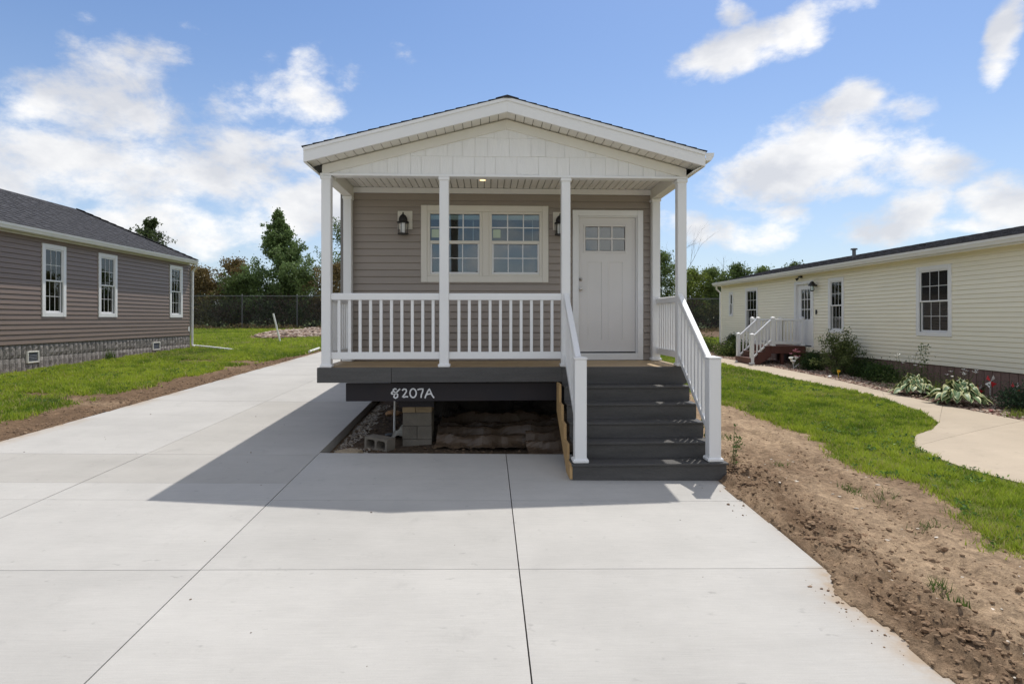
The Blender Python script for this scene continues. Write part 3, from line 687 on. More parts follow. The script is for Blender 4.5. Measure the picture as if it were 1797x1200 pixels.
# wall lanterns
def lantern(x, zc):
    L = MB(HF).box(x-.112, .0, 3.208, x+.112, .03, 3.488).box(x-.085, .03, 3.235, x+.085, .038, 3.46).build('lantern', 'trim', home, bev=.006, label='black caged wall lantern on cream mounting block')
    f = Fr((x-.015, 9.2-.13, 0), (1, 0), (0, -1))
    MB(f).lathe((0, 0, 0), [(.005, 3.452), (.012, 3.44), (.010, 3.425), (.022, 3.415), (.045, 3.395), (.062, 3.365), (.068, 3.335), (.062, 3.318), (.085, 3.308), (.092, 3.292), (.086, 3.286), (.03, 3.284)], 18).build('lantern_dome', 'black', L)
    cg = MB(f)
    for k in range(8): a = k*math.pi/4+.2; cg.tube([(.080*math.cos(a), .080*math.sin(a), 3.288), (.072*math.cos(a), .072*math.sin(a), 3.128)], .0045, 5)
    cg.lathe((0, 0, 0), [(.082, 3.128), (.084, 3.122), (.080, 3.112), (.03, 3.108)], 18)
    cg.build('cage', 'black', L)
    MB(f).lathe((0, 0, 0), [(.040, 3.284), (.042, 3.2), (.036, 3.130)], 14).build('lamp_glass', 'blind', L)
    MB(f).tube([(0, -.095, 3.36), (0, -.07, 3.385), (0, -.03, 3.39)], [.018, .014, .012], 8).lathe((0, -.095, 0), [(.0, 3.30), (.04, 3.305), (.045, 3.345), (.03, 3.39), (0, 3.40)], 12).build('bracket', 'black', L)
lantern(-1.262, 0); lantern(1.135, 0)
# side and back walls
SL = Fr((XL, 0, 0), (0, 1), (-1, 0)); SR = Fr((XR, 0, 0), (0, 1), (1, 0)); SB = Fr((0, YB, 0), (1, 0), (0, 1))
for fr in (SL, SR):
    siding(home, fr, 9.27, YB-.02, DZ-.18, 3.74, .1075, [], 'taupe', base_n=-.02)
    MB(fr).box(9.33, -.15, DZ-.2, YB-.12, -.025, 3.85).build('wall', 'interior', home)
siding(home, SB, XL+.02, XR-.02, DZ-.18, 3.74, .1075, [], 'taupe', base_n=-.02)
MB(SB).box(XL+.15, -.15, DZ-.2, XR-.15, -.025, 4.4).build('wall', 'interior', home)
MB().box(XL+.02, 9.33, DZ-.24, XR-.02, YB-.03, DZ-.02).build('floor', 'steel', home)
MB().box(XL+.15, 13.2, DZ, XR-.15, 13.3, 3.8).box(XL+.15, 9.33, 3.86, XR-.15, YB-.2, 3.9).build('partition', 'interior', home)
MB().box(-.62, 11.2, DZ, -.45, 13.2, 3.86).build('partition', 'interior', home)
# roof: two slopes with lapped shingle courses, fascia, rakes, soffits
YF = 7.67; XC = .26; HW = 2.605; ZE = 4.02; ZRG = 4.70; sl = (ZRG-ZE)/HW
def shingle_slope(parent, fr, run, rise, u_at, thick=.035, expo=.14, m='shingle', name='shingles'):
    """fr: u along the eave, n inward-uphill, z; courses from eave to ridge; u_at(s)->(u0,u1) at distance s"""
    mb = MB(fr); k = int(math.ceil(run/expo))
    for i in range(k):
        s0, s1 = i*expo, min((i+1)*expo+.02, run); a0, b0 = u_at(s0); a1, b1 = u_at(s1)
        if b1-a1 < .02: break
        za, zb = s0*rise/run, s1*rise/run
        lift = .014
        pts = [(a0, s0, za), (b0, s0, za), (b0, s0, za+lift), (a0, s0, za+lift), (a1, s1, zb), (b1, s1, zb), (b1, s1, zb+.003), (a1, s1, zb+.003)]
        mb.poly(pts, [(0, 1, 2, 3), (3, 2, 6, 7), (0, 3, 7, 4), (1, 5, 6, 2), (4, 7, 6, 5), (0, 4, 5, 1)])
    return mb.build(name, m, parent, kind='stuff')
rf = MB()
rf.prism([(XC-HW, ZE-.05), (XC, ZRG-.05), (XC+HW, ZE-.05), (XC+HW, ZE-.003), (XC, ZRG-.003), (XC-HW, ZE-.003)], YF+.03, YB+.25, 1)
roof = rf.build('roof', 'shingle', home, label='low gabled roof of dark charcoal shingles')
shingle_slope(roof, Fr((XC-HW-.02, 0, ZE), (0, 1), (1, 0)), HW+.02, ZRG-ZE+.004, lambda s: (YF-.015, YB+.27))
shingle_slope(roof, Fr((XC+HW+.02, 0, ZE), (0, 1), (-1, 0)), HW+.02, ZRG-ZE+.004, lambda s: (YF-.015, YB+.27))
for k in range(110):
    y = YF-.02+k*.15
    if y > YB+.2: break
    MB().poly([(XC-.15, y, ZRG-.018), (XC, y, ZRG+.024), (XC+.15, y, ZRG-.018), (XC-.15, y+.17, ZRG-.03), (XC, y+.17, ZRG+.012), (XC+.15, y+.17, ZRG-.03)], [(0, 1, 4, 3), (1, 2, 5, 4), (0, 3, 4, 1), (0, 2, 1)]).build('ridge_cap', 'shingle', roof)
for sx in (-1, 1):
    x0, x1 = XC, XC+sx*HW
    f = MB(); f.poly([(x0, YF, ZRG-.19), (x1, YF, ZE-.19), (x1, YF, ZE-.035), (x0, YF, ZRG-.035), (x0, YF+.028, ZRG-.19), (x1, YF+.028, ZE-.19), (x1, YF+.028, ZE-.035), (x0, YF+.028, ZRG-.035)],
        [(0, 1, 2, 3), (4, 7, 6, 5), (0, 4, 5, 1), (3, 2, 6, 7), (1, 5, 6, 2), (0, 3, 7, 4)])
    f.build('rake_fascia', 'white', home, bev=.003)
    f = MB(); f.poly([(x0, YF-.012, ZRG-.045), (x1, YF-.012, ZE-.045), (x1, YF-.012, ZE-.003), (x0, YF-.012, ZRG-.003), (x0, YF+.028, ZRG-.034), (x1, YF+.028, ZE-.034), (x1, YF+.028, ZE-.003), (x0, YF+.028, ZRG-.003)],
        [(0, 1, 2, 3), (4, 7, 6, 5), (0, 4, 5, 1), (3, 2, 6, 7), (1, 5, 6, 2), (0, 3, 7, 4)])
    f.build('drip_edge', 'white', home)
    # rake soffit panels between fascia and gable
    npan = 22; lo = MB
    for k in range(npan):
        xa = XC+sx*(HW-.03)*k/npan; xb = XC+sx*(HW-.03)*(k+1)/npan
        za = ZRG-.185-abs(xa-XC)*sl; zb = ZRG-.185-abs(xb-XC)*sl
        xb2 = xb-sx*.009; zb2 = zb+.009*sl
        P = [(xa, YF+.028, za), (xb2, YF+.028, zb2), (xb2, 7.96, zb2), (xa, 7.96, za)]
        MB().poly(P+[(p[0], p[1], p[2]+.012) for p in P], [(0, 1, 2, 3), (4, 7, 6, 5), (0, 4, 5, 1), (1, 5, 6, 2), (2, 6, 7, 3), (3, 7, 4, 0)]).build('soffit_panel', 'soffit', home)
    f = MB(); f.poly([(XC, YF+.028, ZRG-.170), (x1, YF+.028, ZE-.170), (x1, 7.96, ZE-.170), (XC, 7.96, ZRG-.170), (XC, YF+.028, ZRG-.155), (x1, YF+.028, ZE-.155), (x1, 7.96, ZE-.155), (XC, 7.96, ZRG-.155)],
        [(0, 1, 2, 3), (4, 7, 6, 5), (0, 4, 5, 1), (3, 2, 6, 7), (1, 5, 6, 2), (0, 3, 7, 4)]); f.build('soffit_backing', 'grey_trim', home)
    # rake trim on the gable under the soffit
    f = MB(); xe = XC+sx*2.44; d = .19+.012
    f.poly([(XC, 7.93, ZRG-d-.125), (xe, 7.93, ZRG-d-.125-2.44*sl), (xe, 7.93, ZRG-d-2.44*sl), (XC, 7.93, ZRG-d), (XC, 7.96, ZRG-d-.125), (xe, 7.96, ZRG-d-.125-2.44*sl), (xe, 7.96, ZRG-d-2.44*sl), (XC, 7.96, ZRG-d)],
        [(0, 1, 2, 3), (4, 7, 6, 5), (0, 4, 5, 1), (3, 2, 6, 7), (1, 5, 6, 2), (0, 3, 7, 4)]); f.build('rake_trim', 'soffit', home, bev=.003)
    # eave: boxed soffit and eave fascia down each side
    xw = XL if sx < 0 else XR
    MB().prism([(x1, ZE-.19), (x1-sx*.02, ZE-.19), (x1-sx*.02, ZE-.06), (x1, ZE-.06)], YF+.03, YB+.2, 1).build('eave_fascia', 'white', home)
    MB().prism([(x1-sx*.02, ZE-.185), (xw-sx*.0, ZE-.265), (xw-sx*.0, ZE-.25), (x1-sx*.02, ZE-.17)], YF+.03, YB+.2, 1).build('eave_soffit', 'soffit', home)
# gutter at the right eave
gx = XC+HW+.005
MB().prism([(gx, ZE-.115), (gx+.07, ZE-.115), (gx+.105, ZE-.06), (gx+.112, ZE-.012), (gx+.095, ZE-.010), (gx+.09, ZE-.055), (gx+.06, ZE-.10), (gx, ZE-.10)], YF-.0, YB+.2, 1).build('gutter', 'white', home)
MB().prism([(gx+.001, ZE-.112), (gx+.068, ZE-.112), (gx+.103, ZE-.058), (gx+.110, ZE-.013), (gx+.001, ZE-.012)], YF-.002, YF+.004, 1).build('gutter_end', 'white', home)
# gable wall of staggered shakes
MB().poly([(XC-2.44, 7.962, 3.735), (XC+2.44, 7.962, 3.735), (XC+2.44, 7.962, ZRG-.18-2.44*sl), (XC, 7.962, ZRG-.18), (XC-2.44, 7.962, ZRG-.18-2.44*sl)]+[(XC-2.44, 8.08, 3.735), (XC+2.44, 8.08, 3.735), (XC+2.44, 8.08, ZRG-.18-2.44*sl), (XC, 8.08, ZRG-.18), (XC-2.44, 8.08, ZRG-.18-2.44*sl)],
    [(0, 1, 2, 3, 4), (9, 8, 7, 6, 5)]+[(i, i+5, (i+1) % 5+5, (i+1) % 5) for i in range(5)]).build('gable_wall', 'soffit', home)
def ztop(x): return ZRG-.30-abs(x-XC)*sl
row = 0; z = 3.758
while z < 4.4:
    x = XC-2.42+rnd.uniform(0, .1)-(.13 if row % 2 else 0)
    while x < XC+2.42:
        w_ = rnd.choice([.14, .17, .20, .25, .29]); a, b = max(x, XC-2.42), min(x+w_-.0035, XC+2.42); x += w_
        if b-a < .03: continue
        dz = rnd.choice([0, 0, .006]); za = z+dz
        # clip under the rake trim
        pts = [(a, za), (b, za)]; ta, tb = min(z+.25, ztop(a)), min(z+.25, ztop(b))
        if max(ta, tb) < za+.02: continue
        if tb > za: pts.append((b, tb))
        if a < XC < b and z+.25 > ztop(XC)-.001: pts.append((XC, ztop(XC)))
        elif (ta-z-.25)*(tb-z-.25) == 0 and ta != tb:
            xx = XC+math.copysign((ZRG-.30-(z+.25))/sl, (a+b)/2-XC)
            if a < xx < b: pts.append((xx, z+.25))
        if ta > za: pts.append((a, ta))
        if len(pts) < 3: continue
        th = lambda q: 7.962-.013+.008*min(1, (q-z)/.245)
        fr_ = [(p[0], th(p[1]), p[1]) for p in pts]; bk = [(p[0], 7.9625, p[1]) for p in pts]; n = len(pts)
        MB().poly(fr_+bk, [tuple(range(n)), tuple(range(2*n-1, n-1, -1))]+[(i, i+n, (i+1) % n+n, (i+1) % n) for i in range(n)]).build('shake', 'shake', home)
    z += .245; row += 1
# porch header, ceiling and side beams
MB().box(-2.205, 7.925, 3.725, 2.72, 7.961, 3.757).build('header_trim', 'white', home, bev=.004)
MB().box(-2.19, 7.963, 3.730, 2.70, 8.085, 3.86).build('porch_header', 'white', home)
for k in range(46):
    a = -2.04+k*.1; b = a+.092
    if b > 2.56: break
    MB().prism([(a, 3.865), (a+.004, 3.850), (b-.004, 3.850), (b, 3.865)], 8.09, 9.17, 1).build('ceiling_panel', 'soffit', home)
MB().box(-2.2, 8.087, 3.866, 2.70, 9.19, 3.885).build('ceiling_backing', 'grey_trim', home)
MB().box(-2.185, 8.087, 3.69, -2.045, 9.195, 3.862).build('side_beam', 'soffit', home, bev=.004)
MB().box(2.555, 8.087, 3.69, 2.695, 9.195, 3.862).build('side_beam', 'soffit', home, bev=.004)
dl = MB().lathe((-.065, 8.62, 0), [(.062, 3.849), (.062, 3.843), (.045, 3.842)], 20).build('downlight', 'white', home)
MB().lathe((-.065, 8.62, 0), [(.044, 3.8455), (.044, 3.840)], 20).build('bulb', 'lit', dl)
# porch deck
for k in range(9):
    y0 = 7.962+k*.1375
    MB().box(-2.23, y0, DZ-.03, 2.70, y0+.130, DZ-.001 if k else DZ-.001).build('deck_board', 'deckwood', home, bev=.004)
MB().box(-2.246, 7.925, .985, -1.272, 7.96, DZ).build('fascia_board', 'charcoal', home, bev=.003)
MB().box(-1.268, 7.925, .985, 1.003, 7.96, DZ).build('fascia_board', 'charcoal', home, bev=.003)
MB().box(-2.246, 7.961, .985, -2.232, 9.18, DZ-.002).build('fascia_board', 'charcoal', home)
MB().box(2.702, 7.99, .985, 2.716, 9.18, DZ-.002).build('fascia_board', 'charcoal', home)
for x in (-1.9, -1.2, -.5, .2, .9, 1.6, 2.3): MB().box(x, 7.99, .99, x+.04, 9.18, DZ-.031).build('joist', 'ply', home)
# posts
def post(x0, x1, y0, y1, zb, zt, parent, cap=True):
    p = MB().box(x0, y0, zb+.001, x1, y1, zt).build('post', 'white', parent, bev=.008)
    MB().prism([(x0-.018, y0-.018), (x1+.018, y0-.018), (x1+.018, y1+.018), (x0-.018, y1+.018)], zb+.002, zb+.045, 2).build('post_base', 'white', p, bev=.01)
    if cap:
        MB().box(x0-.012, y0-.012, zt-.05, x1+.012, y1+.012, zt-.001).build('post_capital', 'white', p, bev=.008)
    return p
PX = [(-2.194, -2.072), (-.638, -.512), (1.000, 1.121), (2.583, 2.706)]
for a, b in PX: post(a, b, 7.935, 8.057, DZ, 3.7255, home)
for a, b in ((-2.173, -2.05), (2.549, 2.672)): post(a, b, 9.045, 9.165, DZ, 3.69, home)
# guard rails
def guard(parent, fr, a, b, zlo, zhi, nb, m='white', pitch=None, first=None, w=.038, rail_h=.09):
    """fr.u runs along the rail; n centre line"""
    r = MB(fr)
    r.prism([(-.034, zhi-rail_h), (.034, zhi-rail_h), (.034, zhi-.018), (.022, zhi), (-.022, zhi), (-.034, zhi-.018)], a, b, 0)
    rail = r.build('top_rail', m, parent, bev=.003)
    MB(fr).box(a, -.022, zlo, b, .022, zlo+.095).build('bottom_rail', m, parent, bev=.004)
    bal = None
    for k in range(nb):
        u = (first+k*pitch) if first is not None else a+(b-a)*(k+1)/(nb+1)
        if bal is None:
            bal = MB(fr).box(u-w/2, -w/2, zlo+.095, u+w/2, w/2, zhi-rail_h).build('baluster', m, parent, bev=.003); ub = u
        else: dup(bal, parent, fr.u*(u-ub))
    return rail
def group_part(name, parent, loc, label=None):
    o = bpy.data.objects.new(name, None); link(o, name, parent, loc); return props(o, label)
RF = Fr((0, 7.995, 0), (1, 0), (0, -1))
r1 = group_part('railing', home, (-1.35, 7.995, DZ)); guard(r1, RF, -2.072, -.638, 1.292, 2.172, 10, first=-1.971, pitch=.1385)
r2 = group_part('railing', home, (.25, 7.995, DZ)); guard(r2, RF, -.512, 1.000, 1.292, 2.172, 10, first=-.379, pitch=.1395)
for xx in (-2.13, 2.64):
    r3 = group_part('railing', home, (xx, 8.5, DZ)); guard(r3, Fr((xx, 0, 0), (0, 1), (1, 0)), 8.057, 9.045, 1.292, 2.150, 8)
# steel cross member with its painted number, and the frame behind
st = MB().box(-1.897, 8.05, .722, 2.3, 8.062, .961).box(-1.897, 8.0625, .949, 2.3, 8.13, .961).box(-1.897, 8.0625, .722, 2.3, 8.13, .734).build('steel_beam', 'steel', home, label='black steel cross beam spray-painted with a white number')
for x in (-1.2, 1.4): MB().box(x, 8.14, .70, x+.014, 24, .955).box(x-.05, 8.14, .70, x+.064, 24, .712).build('chassis_rail', 'steel', home)
def stroke(pts, w):
    """flat ribbon of paint along a polyline in the beam's plane"""
    P = [Vector((p[0], p[1])) for p in pts]; out = []
    for i, p in enumerate(P):
        d = (P[min(i+1, len(P)-1)]-P[max(i-1, 0)]).normalized(); n = Vector((-d.y, d.x)); out.append((p+n*w/2, p-n*w/2))
    return out
def arc(cx, cy, rx, ry, a0, a1, n=12): return [(cx+rx*math.cos(R_(a0+(a1-a0)*i/n)), cy+ry*math.sin(R_(a0+(a1-a0)*i/n))) for i in range(n+1)]
glyphs = [  # hand-sprayed 8207A, unit height; x grows to the right
 [[(.52, .92), (.36, 1.0), (.20, .90), (.22, .72), (.42, .58), (.62, .38), (.60, .12), (.40, .0), (.25, .12), (.30, .35), (.52, .62), (.72, .86), (.86, .98)], [(.20, .74), (.06, .62), (.02, .48), (.12, .44), (.2, .5)]],
 [[(1.05, .80), (1.20, .96), (1.42, .92), (1.46, .72), (1.30, .42), (1.08, .14), (1.22, .10), (1.42, .16), (1.62, .14)]],
 [arc(2.10, .52, .30, .46, 60, 420, 18)],
 [[(2.52, .86), (2.70, .94), (3.06, .96), (3.02, .70), (2.90, .36), (2.86, .02)]],
 [[(3.24, -.02), (3.34, .30), (3.52, .72), (3.66, .96), (3.80, .62), (3.92, .30), (4.12, .0)], [(3.40, .36), (3.66, .44), (3.94, .42)]]]
BF = Fr((-1.292, 8.05, .762), (1, 0), (0, -1))
for gi, gl in enumerate(glyphs):
    mb = MB(BF); sx_, sz_ = .575/4.12, .128
    for si, s_ in enumerate(gl):
        s2 = []
        for (a, b) in zip(s_, s_[1:]):
            for q in range(3): s2.append(((a[0]+(b[0]-a[0])*q/3)*sx_, (a[1]+(b[1]-a[1])*q/3)*sz_))
        s2.append((s_[-1][0]*sx_, s_[-1][1]*sz_)); rb = stroke(s2, .019)
        k = len(mb.v)
        for (p, q) in rb: mb.v += [tuple(BF(p.x, .0015+.0004*si, p.y)), tuple(BF(q.x, .0015+.0004*si, q.y))]
        for i in range(len(rb)-1): mb.f.append((k+2*i, k+2*i+1, k+2*i+3, k+2*i+2))
    mb.build('painted_number', 'paint', st)
# ------------------------------------------------------------------ front stairs
stairs = thing('porch_stairs', 'charcoal composite front stairs with white railings leading up to the porch', 'stairs', (1.8, 7.3, 0))
TZ = [.190, .378, .565, .758, .951]; TY = [6.665, 6.93, 7.19, 7.44, 7.69]
XA, XB = 1.005, 2.66
zprev = None
for k, (z, y) in enumerate(zip(TZ, TY)):
    yn = TY[k+1] if k < 4 else 7.925
    a, b = (.965, 2.735) if k == 0 else (XA, XB)
    MB().box(a-(.0 if k else .012), y-.028, z-.026, b+(.0 if k else .012), yn+.012, z).build('tread', 'charcoal', stairs, bev=.004)
    zb = TZ[k-1]+.0005 if k else -.0
    if k == 0:
        MB().poly([(a, y, pad(a, y)+.002), (b, y, pad(b, y)+.002), (b, y, z-.0265), (a, y, z-.0265), (a, y+.022, pad(a, y)+.002), (b, y+.022, pad(b, y)+.002), (b, y+.022, z-.0265), (a, y+.022, z-.0265)],
            [(0, 1, 2, 3), (4, 7, 6, 5), (0, 4, 5, 1), (3, 2, 6, 7), (1, 5, 6, 2), (0, 3, 7, 4)]).build('riser', 'charcoal', stairs)
        for xs_ in (a, b-.022): MB().box(xs_, y+.023, .01, xs_+.022, y+.26, z-.0265).build('side_board', 'charcoal', stairs)
    else: MB().box(a, y, zb, b, y+.022, z-.0265).build('riser', 'charcoal', stairs)
MB().box(XA, 7.925, TZ[4]+.0005, 2.702, 7.96, DZ-.0005).build('riser', 'charcoal', stairs, bev=.003)
for xs_, m_ in ((.933, 'ply'), (1.75, 'ply'), (XB-.038, 'charcoal')):
    prof = [(6.70, .02), (6.95, .02), (7.95, .62), (7.955, .945), (7.72, .945), (7.72, .752), (7.475, .752), (7.475, .559), (7.225, .559), (7.225, .372), (6.965, .372), (6.965, .184), (6.70, .16)]
    if xs_ < 1: prof = [(6.66, .02), (6.95, .02), (7.94, .60), (7.94, .98), (7.67, .98), (7.66, .745), (7.42, .745), (7.41, .552), (7.17, .552), (7.16, .366), (6.91, .366), (6.90, .186), (6.66, .186)]
    MB().prism([(p[0], p[1]) for p in prof], xs_, xs_+.03, 0).build('stringer', m_, stairs)
# skirt boards beside the treads in charcoal
for x0, x1 in ((.994, 1.131), (2.543, 2.682)):
    n = MB().box(x0, 6.685, TZ[0]+.001, x1, 6.822, 1.372).build('newel_post', 'white', stairs, bev=.008)
    MB().prism([(x0-.022, 6.663), (x1+.022, 6.663), (x1+.022, 6.844), (x0-.022, 6.844)], TZ[0]+.0015, TZ[0]+.048, 2).build('post_base', 'white', n, bev=.012)
    MB().poly([(x0-.008, 6.677, 1.372), (x1+.008, 6.677, 1.372), (x1+.008, 6.83, 1.372), (x0-.008, 6.83, 1.372), (x0-.008, 6.677, 1.388), (x1+.008, 6.677, 1.388), (x1+.008, 6.83, 1.388), (x0-.008, 6.83, 1.388), ((x0+x1)/2, 6.753, 1.405)],
        [(3, 2, 1, 0), (0, 1, 5, 4), (1, 2, 6, 5), (2, 3, 7, 6), (3, 0, 4, 7), (4, 5, 8), (5, 6, 8), (6, 7, 8), (7, 4, 8)]).build('post_cap', 'white', n)
def stair_rail(parent, fr, a, b, zta, ztb, drop, nb, th=.085, m='white', w=.038, bth=.07):
    """sloped guard: from u=a (top z=zta) down to u=b (top z=ztb); drop = height of the guard"""
    s = (ztb-zta)/(b-a); Z = lambda u, off: zta+(u-a)*s-off
    def bar(hw, o0, o1, name, bev):
        P = [(a, -hw, Z(a, o1)), (b, -hw, Z(b, o1)), (b, hw, Z(b, o1)), (a, hw, Z(a, o1)), (a, -hw, Z(a, o0)), (b, -hw, Z(b, o0)), (b, hw, Z(b, o0)), (a, hw, Z(a, o0))]
        return MB(fr).poly(P, [(0, 3, 2, 1), (4, 5, 6, 7), (0, 1, 5, 4), (1, 2, 6, 5), (2, 3, 7, 6), (3, 0, 4, 7)]).build(name, m, parent, bev=bev)
    bar(.036, 0, th*1.2, 'top_rail', .008); bar(.022, drop-bth*1.2, drop, 'bottom_rail', .004)
    base = None
    for k in range(nb):
        u = a+(b-a)*(k+1)/(nb+1)
        if base is None:
            lo, hi = drop-bth*1.2+.001, th*1.2-.001
            P = [(u-w/2, -w/2), (u+w/2, -w/2), (u+w/2, w/2), (u-w/2, w/2)]
            base = MB(fr).poly([(p[0], p[1], Z(p[0], lo)) for p in P]+[(p[0], p[1], Z(p[0], hi)) for p in P], [(3, 2, 1, 0), (4, 5, 6, 7), (0, 1, 5, 4), (1, 2, 6, 5), (2, 3, 7, 6), (3, 0, 4, 7)]).build('baluster', m, parent)
            u0 = u
        else: dup(base, parent, fr.u*(u-u0)+Vector((0, 0, (u-u0)*s)))
for xx in (1.062, 2.612):
    rg = group_part('railing', stairs, (xx, 7.4, .5)); stair_rail(rg, Fr((xx, 0, 0), (0, -1), (1, 0)), -7.934, -6.823, 2.175, 1.345, .905, 8)

# ------------------------------------------------------------------ under the porch
pier = thing('block_pier', 'stack of grey concrete blocks carrying the black beam, tan wood caps on top', 'block pier', (-1.01, 8.75, -.1))
def cmu(parent, x0, x1, y0, y1, z0, z1): return MB().box(x0, y0, z0, x1, y1, z1).build('concrete_block', 'block', parent, bev=.006)
zb = -.12
cmu(pier, -1.218, -.80, 8.60, 9.01, zb, .090); cmu(pier, -1.222, -1.013, 8.605, 9.01, .094, .286); cmu(pier, -1.008, -.80, 8.60, 9.01, .094, .287)
cmu(pier, -1.215, -.802, 8.598, 8.99, .291, .478)
MB().box(-1.219, 8.60, .482, -1.035, 8.99, .60).build('wood_cap', 'plank', pier, bev=.004); MB().box(-1.028, 8.598, .482, -.80, 8.99, .602).build('wood_cap', 'plank', pier, bev=.004)
MB().box(-1.23, 8.30, .603, -.74, 9.0, .712).build('beam_pad', 'steel', pier)
p2 = thing('block_pier', 'rear block pier standing deep under the floor right of the front one', 'block pier', (1.4, 11, 0))
for k in range(3): cmu(p2, 1.2, 1.6, 10.9, 11.3, -.0+k*.21, .20+k*.21)
MB().box(1.18, 10.88, .632, 1.62, 11.32, .695).build('beam_pad', 'plank', p2)
# loose hollow block on the gravel
def hollow_block(loc, rot, label):
    e = thing('concrete_block', label, 'concrete block', loc)
    L, W, Hh, t = .39, .19, .19, .032
    mb = MB(); mb.box(-L/2, 0, 0, L/2, t, Hh).box(-L/2, W-t, 0, L/2, W, Hh)
    mb = MB()
    # cells run along the local y; shell with two openings seen from the front
    P = []
    def rect_ring(x0, x1, z0, z1): pass
    xs_ = [-L/2, -L/2+t, -t/2, t/2, L/2-t, L/2]
    mb.box(xs_[0], 0, 0, xs_[1], W, Hh).box(xs_[2], 0, t, xs_[3], W, Hh-t).box(xs_[4], 0, 0, xs_[5], W, Hh)
    mb.box(xs_[1], 0, 0, xs_[4], W, t).box(xs_[1], 0, Hh-t, xs_[4], W, Hh)
    for (a, b) in ((xs_[1], xs_[2]), (xs_[3], xs_[4])):
        for (cx_, sx_) in ((a, 1), (b, -1)):
            for (cz, sz_) in ((t, 1), (Hh-t, -1)):
                mb.prism([(cx_, cz), (cx_+sx_*.035, cz), (cx_+sx_*.010, cz+sz_*.010), (cx_, cz+sz_*.035)], .002, W-.002, 1)
    o = mb.build('block_shell', 'block', e, origin=loc) if False else None
    vs = [(Vector(v)) for v in mb.v]; R = rot.to_matrix(); mb.v = [tuple(R@v+Vector(loc)) for v in vs]
    mb.build('block_shell', 'block', e)
    return e
from mathutils import Euler
hollow_block((-1.56, 8.34, -.02), Euler((0, R_(3), R_(-28)), 'XYZ'), 'loose two-hole concrete block lying on its side left of the pier')
# broken pale slab chunks
def rockmesh(n, seed, sub=1):
    r = np.random.default_rng(seed); b = bmesh.new(); bmesh.ops.create_icosphere(b, subdivisions=sub, radius=1); v = np.array([x.co[:] for x in b.verts]); f = np.array([[q.index for q in p.verts] for p in b.faces]); b.free()
    return [(v*(1+r.uniform(-.28, .28, (len(v), 1))), f) for _ in range(n)]
ROCKS = rockmesh(8, 3); ROCKS2 = rockmesh(6, 4, 2)
def scatter(name, P, size, cols, m='stone', flat=.6, parent=None, kind='stuff', lib=None, label=None, sink=.3, elong=1.0):
    """P (n,3) positions, size (n,), cols (n,3)"""
    lib = lib or ROCKS; n = len(P); Vs = []; Fs = []; Cs = []; k = 0
    idx = rng.integers(0, len(lib), n); ang = rng.uniform(0, 6.283, n)
    for q in range(len(lib)):
        sel = np.where(idx == q)[0]
        if not len(sel): continue
        v, f = lib[q]; c, s = np.cos(ang[sel]), np.sin(ang[sel]); sc = size[sel]
        ax = rng.uniform(.7, 1.3, (len(sel), 3)); ax[:, 2] *= flat; ax[:, 0] *= elong
        vv = v[None]*ax[:, None]*sc[:, None, None]
        x = vv[..., 0]*c[:, None]-vv[..., 1]*s[:, None]; y = vv[..., 0]*s[:, None]+vv[..., 1]*c[:, None]
        w = np.stack([x, y, vv[..., 2]+(sc*flat*(1-sink)*.6)[:, None]], -1)+P[sel][:, None]
        Vs.append(w.reshape(-1, 3)); Fs.append((f[None]+(np.arange(len(sel))*len(v))[:, None, None]+k).reshape(-1, 3)); Cs.append(np.repeat(cols[sel], len(v), 0)); k += len(sel)*len(v)
    return fast_mesh(name, np.concatenate(Vs), np.concatenate(Fs), m, parent, np.concatenate(Cs), kind, label)
def pal(n, cols, j=.15):
    c = np.array(cols)[rng.integers(0, len(cols), n)]; return c*(1+rng.uniform(-j, j, (n, 1)))
vz = lambda x, y: pad(x, y)-.13+.035*fbm(x, y, 2.5, 4, 81)
n = 2600; x = rng.uniform(-2.1, -1.35, n); y = rng.uniform(7.74, 11.5, n); kk = (x+2.12 < .28+.25*fbm(x, y, 2, 3, 8)+.25*(y < 8.4)); x, y = x[kk], y[kk]
scatter('gravel', np.stack([x, y, vz(x, y)], -1), rng.uniform(.008, .024, len(x)), pal(len(x), [(.30, .27, .23), (.38, .35, .31), (.22, .18, .14), (.42, .36, .28)]))
n = 1500; x = rng.uniform(-2.0, 2.6, n); y = rng.uniform(7.75, 11.5, n)
scatter('soil_crumbs', np.stack([x, y, vz(x, y)], -1), rng.uniform(.006, .03, n), pal(n, [(.16, .11, .07), (.12, .085, .06)]))
def chunk(loc, s, ell, cols, name, label, cat, rot=0, seed=1, m='block'):
    v, f = rockmesh(1, seed, 2)[0]; v = v*np.array(ell)*s
    v = v+.12*s*np.stack([fbm(v[:, 0]/s*2+7, v[:, 1]/s*2+v[:, 2]/s, 1, 3, q) for q in (1, 2, 3)], -1)
    c, sn = math.cos(rot), math.sin(rot); V = np.stack([v[:, 0]*c-v[:, 1]*sn, v[:, 0]*sn+v[:, 1]*c, v[:, 2]], -1)+np.array(loc)
    o = fast_mesh(name, V, f, m, origin=loc); return props(o, label, cat)
MB().poly([(-2.05, 7.92, -.045), (-1.85, 7.86, -.04), (-1.70, 7.90, -.035), (-1.66, 8.10, -.03), (-1.85, 8.20, -.035), (-2.06, 8.1, -.04), (-2.03, 7.93, .055), (-1.85, 7.88, .075), (-1.71, 7.92, .07), (-1.68, 8.09, .06), (-1.85, 8.18, .075), (-2.05, 8.08, .058)],
    [(0, 1, 2, 3, 4, 5), (11, 10, 9, 8, 7, 6)]+[(i, i+6, (i+1) % 6+6, (i+1) % 6) for i in range(6)]).build('slab_chunk', mat('crumbly_tan_concrete', (.33, .26, .17), .95, .3, 14, 1.0, 40, fine=.2), None, bev=.008, cat='rubble', label='flat broken tan concrete chunk in front of the loose hollow block')
